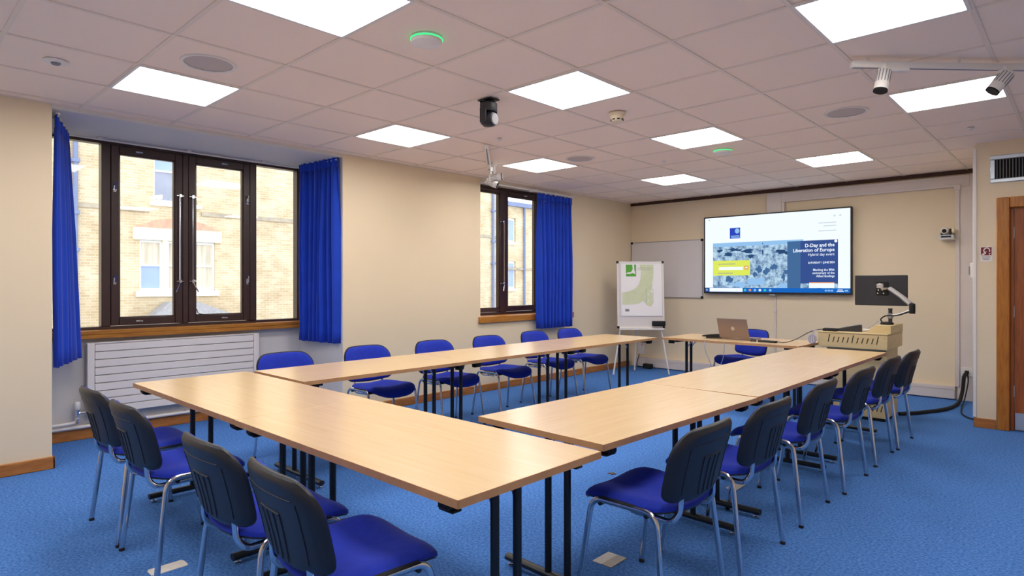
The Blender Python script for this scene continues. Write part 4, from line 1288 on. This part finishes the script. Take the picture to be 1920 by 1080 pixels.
# ------------------------------------------------------------------ marks on the carpet
def patch(label, x0, x1, y0, y1, m, m2=None):
    e = empty('tape_patch', label, 'tape', ((x0 + x1) / 2, (y0 + y1) / 2, 0), group='tape patches on the carpet')
    hx, hy = (x1 - x0) / 2, (y1 - y0) / 2
    if m2:
        MB().box(-hx, 0.0, -hy, hy, 0.0, 0.003).build('tape_strip', m, e, smooth=0)
        MB().box(0.0, hx, -hy, hy, 0.0, 0.0035).build('tape_strip', m2, e, smooth=0)
    else:
        MB().box(-hx, hx, -hy, hy, 0.0, 0.003).build('tape_strip', m, e, smooth=0)
        MB().box(-hx + 0.01, hx - 0.01, -hy - 0.006, hy + 0.006, 0.0, 0.002).build('tape_underlay', m, e, smooth=0)
patch('square two-tone grey tape patch on the carpet below the nearest right-hand chair', -1.70, -1.597, 2.36, 2.492, M['tape2'], M['tape'])
patch('grey tape patch on the carpet between the first two right-hand chairs', -1.69, -1.62, 3.78, 3.93, M['tape'])
patch('white tape patch on the carpet behind the second chair of the nearest row', -3.112, -3.034, 0.905, 1.046, M['tape2'])
tag(MB().prism([(-2.41, 3.52), (-2.37, 3.515), (-2.355, 3.545), (-2.39, 3.56)], 0.004, lambda u, v, h: (u, v, h)).build('paper_scrap', M['leaf'], smooth=0), 'tiny brown scrap on the carpet between the two rows of tables', 'scrap')

# ------------------------------------------------------------------ the street outside
BX = -20.0
bg = empty('brick_building', 'yellow brick building with white sash windows seen through the large window', 'building', (BX, 8, -5))
def bo(mb, name, m, parent, smooth=0):
    return mb.build(name, m, parent, smooth=smooth)
def B(x0, x1, y0, y1, z0, z1, bev=0):
    return MB().box(x0 - BX, x1 - BX, y0 - 8, y1 - 8, z0 + 5, z1 + 5, bev)
wallb = MB()
def wb_(y0, y1, z0, z1):
    wallb.box(-0.4, 0.0, y0 - 8, y1 - 8, z0 + 5, z1 + 5)
# wall around the openings
wb_(-12, 5.60, -5, 9)
wb_(5.60, 7.70, -5, 1.09); wb_(5.60, 5.96, 2.57, 9); wb_(7.17, 7.70, 2.57, 9); wb_(5.96, 7.17, 2.57, 3.70); wb_(5.96, 7.17, 5.55, 9)
wb_(7.70, 20.4, -5, 9)
bo(wallb, 'wall', M['brick'], bg)
def sash(y0, y1, z0, z1, mt, mb_, parent, mid=0.5):
    f = MB()
    rect_frame(f, -0.16, -0.06, y0 - 8, y1 - 8, z0 + 5, z1 + 5, 0.05, 0.07, 0)
    zm = z0 + (z1 - z0) * mid + 5
    f.box(-0.15, -0.05, y0 - 8 + 0.05, y1 - 8 - 0.05, zm - 0.025, zm + 0.025)
    o = bo(f, 'sash_window', M['sash'], parent)
    bo(MB().box(-0.13, -0.11, y0 - 8 + 0.05, y1 - 8 - 0.05, zm + 0.025, z1 + 5 - 0.07), 'pane', mt, o)
    bo(MB().box(-0.11, -0.09, y0 - 8 + 0.05, y1 - 8 - 0.05, z0 + 5 + 0.07, zm - 0.025), 'pane', mb_, o)
sash(5.60, 6.20, 1.09, 2.57, M['pane_curtain'], M['pane_blue'], bg)
sash(6.34, 6.96, 1.09, 2.57, M['pane_curtain'], M['pane_curtain'], bg)
sash(7.10, 7.70, 1.09, 2.57, M['pane_curtain'], M['pane_curtain'], bg)
sash(5.96, 7.17, 3.70, 5.55, M['pane_blue'], M['pane'], bg)
bo(B(BX - 0.3, BX + 0.02, 6.20, 6.34, 1.0, 2.62), 'mullion', M['stone'], bg)
bo(B(BX - 0.3, BX + 0.02, 6.96, 7.10, 1.0, 2.62), 'mullion', M['stone'], bg)
bo(B(BX - 0.1, BX + 0.06, 5.42, 7.88, 2.57, 2.92), 'lintel', M['stone'], bg)
bo(B(BX - 0.1, BX + 0.10, 5.50, 7.80, 0.92, 1.09), 'sill', M['sash'], bg)
bo(B(BX - 0.1, BX + 0.08, 5.85, 7.28, 3.58, 3.70), 'sill', M['stone'], bg)
pdm = MB().prism([(-2.55, 7.92), (-0.13, 7.92), (-0.7, 8.16), (-1.34, 8.26), (-1.98, 8.16)], 0.05, lambda u, v, h: (h, u, v))
bo(pdm, 'brick_arch', M['redtile'], bg)
bo(B(BX - 0.05, BX + 0.05, -12, 5.85, 3.38, 3.50), 'string_course', M['course'], bg)
bo(B(BX - 0.05, BX + 0.05, 7.28, 20.4, 3.38, 3.50), 'string_course', M['course'], bg)
for y, zz in ((4.04, 9), (19.95, 9)):
    dpp = MB().tube([(0.09, y - 8, 0), (0.09, y - 8, zz + 5)], 0.06, 8)
    for z in (2.2, 3.2, 4.6):
        dpp.box(0.0, 0.17, y - 8.09, y - 7.91, z + 4.97, z + 5.06)
    bo(dpp, 'downpipe', M['pipe_out'], bg, 40)
lt = empty('lean_to', 'low grey slate roof in front of the yellow brick building outside', 'outbuilding', (BX + 1.2, 7.2, -5))
rf = MB().prism([(-2.3, 4.85), (1.4, 5.05), (-0.2, 5.75), (-1.0, 5.75)], 0.25, lambda u, v, h: (-1.1 + h * 2 + (5.75 - v) * 1.0, u, v))
bo(rf, 'roof', M['slate'], lt)
bo(MB().box(-1.1, 0.0, -2.2, 1.3, 0, 4.86), 'wall', M['brick'], lt)
b2 = empty('far_brick_wing', 'paler brick wing with a dark gutter and downpipe seen through the narrow window', 'building', (BX, 30, -5))
def B2(x0, x1, y0, y1, z0, z1):
    return MB().box(x0 - BX, x1 - BX, y0 - 30, y1 - 30, z0 + 5, z1 + 5)
bo(B2(BX - 6, BX, 20.4, 21.05, -5, 4.95), 'wall', M['brick'], b2)
w2 = B2(BX - 6, BX, 21.55, 45, -5, 4.95)
for (z0, z1) in ((-5, 1.05), (2.35, 3.25), (4.4, 4.95)):
    w2.box(-0.4, 0.0, 21.05 - 30, 21.55 - 30, z0 + 5, z1 + 5)
bo(w2, 'wall', M['brick'], b2)
bo(B2(BX - 0.1, BX + 0.18, 20.4, 45, 4.95, 5.15), 'gutter', M['pipe_out'], b2)
for (z0, z1) in ((1.05, 2.35), (3.25, 4.4)):
    o = bo(B2(BX - 0.2, BX - 0.1, 21.05, 21.55, z0, z1), 'sash_window', M['sash'], b2)
    bo(B2(BX - 0.1, BX - 0.08, 21.12, 21.48, z0 + 0.1, z1 - 0.1), 'pane', M['pane_blue'], o)
    bo(B2(BX - 0.05, BX + 0.06, 21.0, 21.6, z0 - 0.12, z0), 'sill', M['stone'], b2)
bo(B2(BX - 0.02, BX + 0.06, 20.4, 45, 1.95, 2.05), 'string_course', M['course'], b2)
bo(MB().tube([(0.08, 22.1 - 30, 0.0), (0.08, 22.1 - 30, 9.95)], 0.05, 8), 'downpipe', M['pipe_out'], b2, 40)
cr = empty('parked_car', 'pale grey car roof just visible at the bottom of the narrow window', 'car', (BX + 1.6, 21.8, -0.85), 0.0)
bo(MB().prism([(-1.6, 0.0), (-1.5, 0.45), (-1.0, 0.55), (-0.5, 0.95), (0.7, 0.95), (1.3, 0.5), (1.7, 0.4), (1.75, 0.0)], 1.4, lambda u, v, h: (h - 0.7, u, v)), 'body', M['steel'], cr)
bo(MB().prism([(-0.8, 0.6), (-0.45, 0.88), (0.65, 0.88), (1.05, 0.6)], 1.42, lambda u, v, h: (h - 0.71, u, v)), 'side_window', M['pane'], cr)
for u in (-1.0, 1.1):
    bo(MB().lathe([(0, -0.75), (0.3, -0.75), (0.3, 0.75), (0, 0.75)], (0, u, 0.05), 16, (1, 0, 0)), 'wheels', M['rubber'], cr, 40)
tr_ = MB().box(BX + 0.6, BX + 2.6, 17, 30, -5, -1.11)
tag(tr_.build('raised_yard', M['yard'], smooth=0), kind='structure')
yd = MB().box(-60, -6.8, -60, 90, -5.3, -5.0)
tag(yd.build('ground', M['yard'], smooth=0), kind='structure')
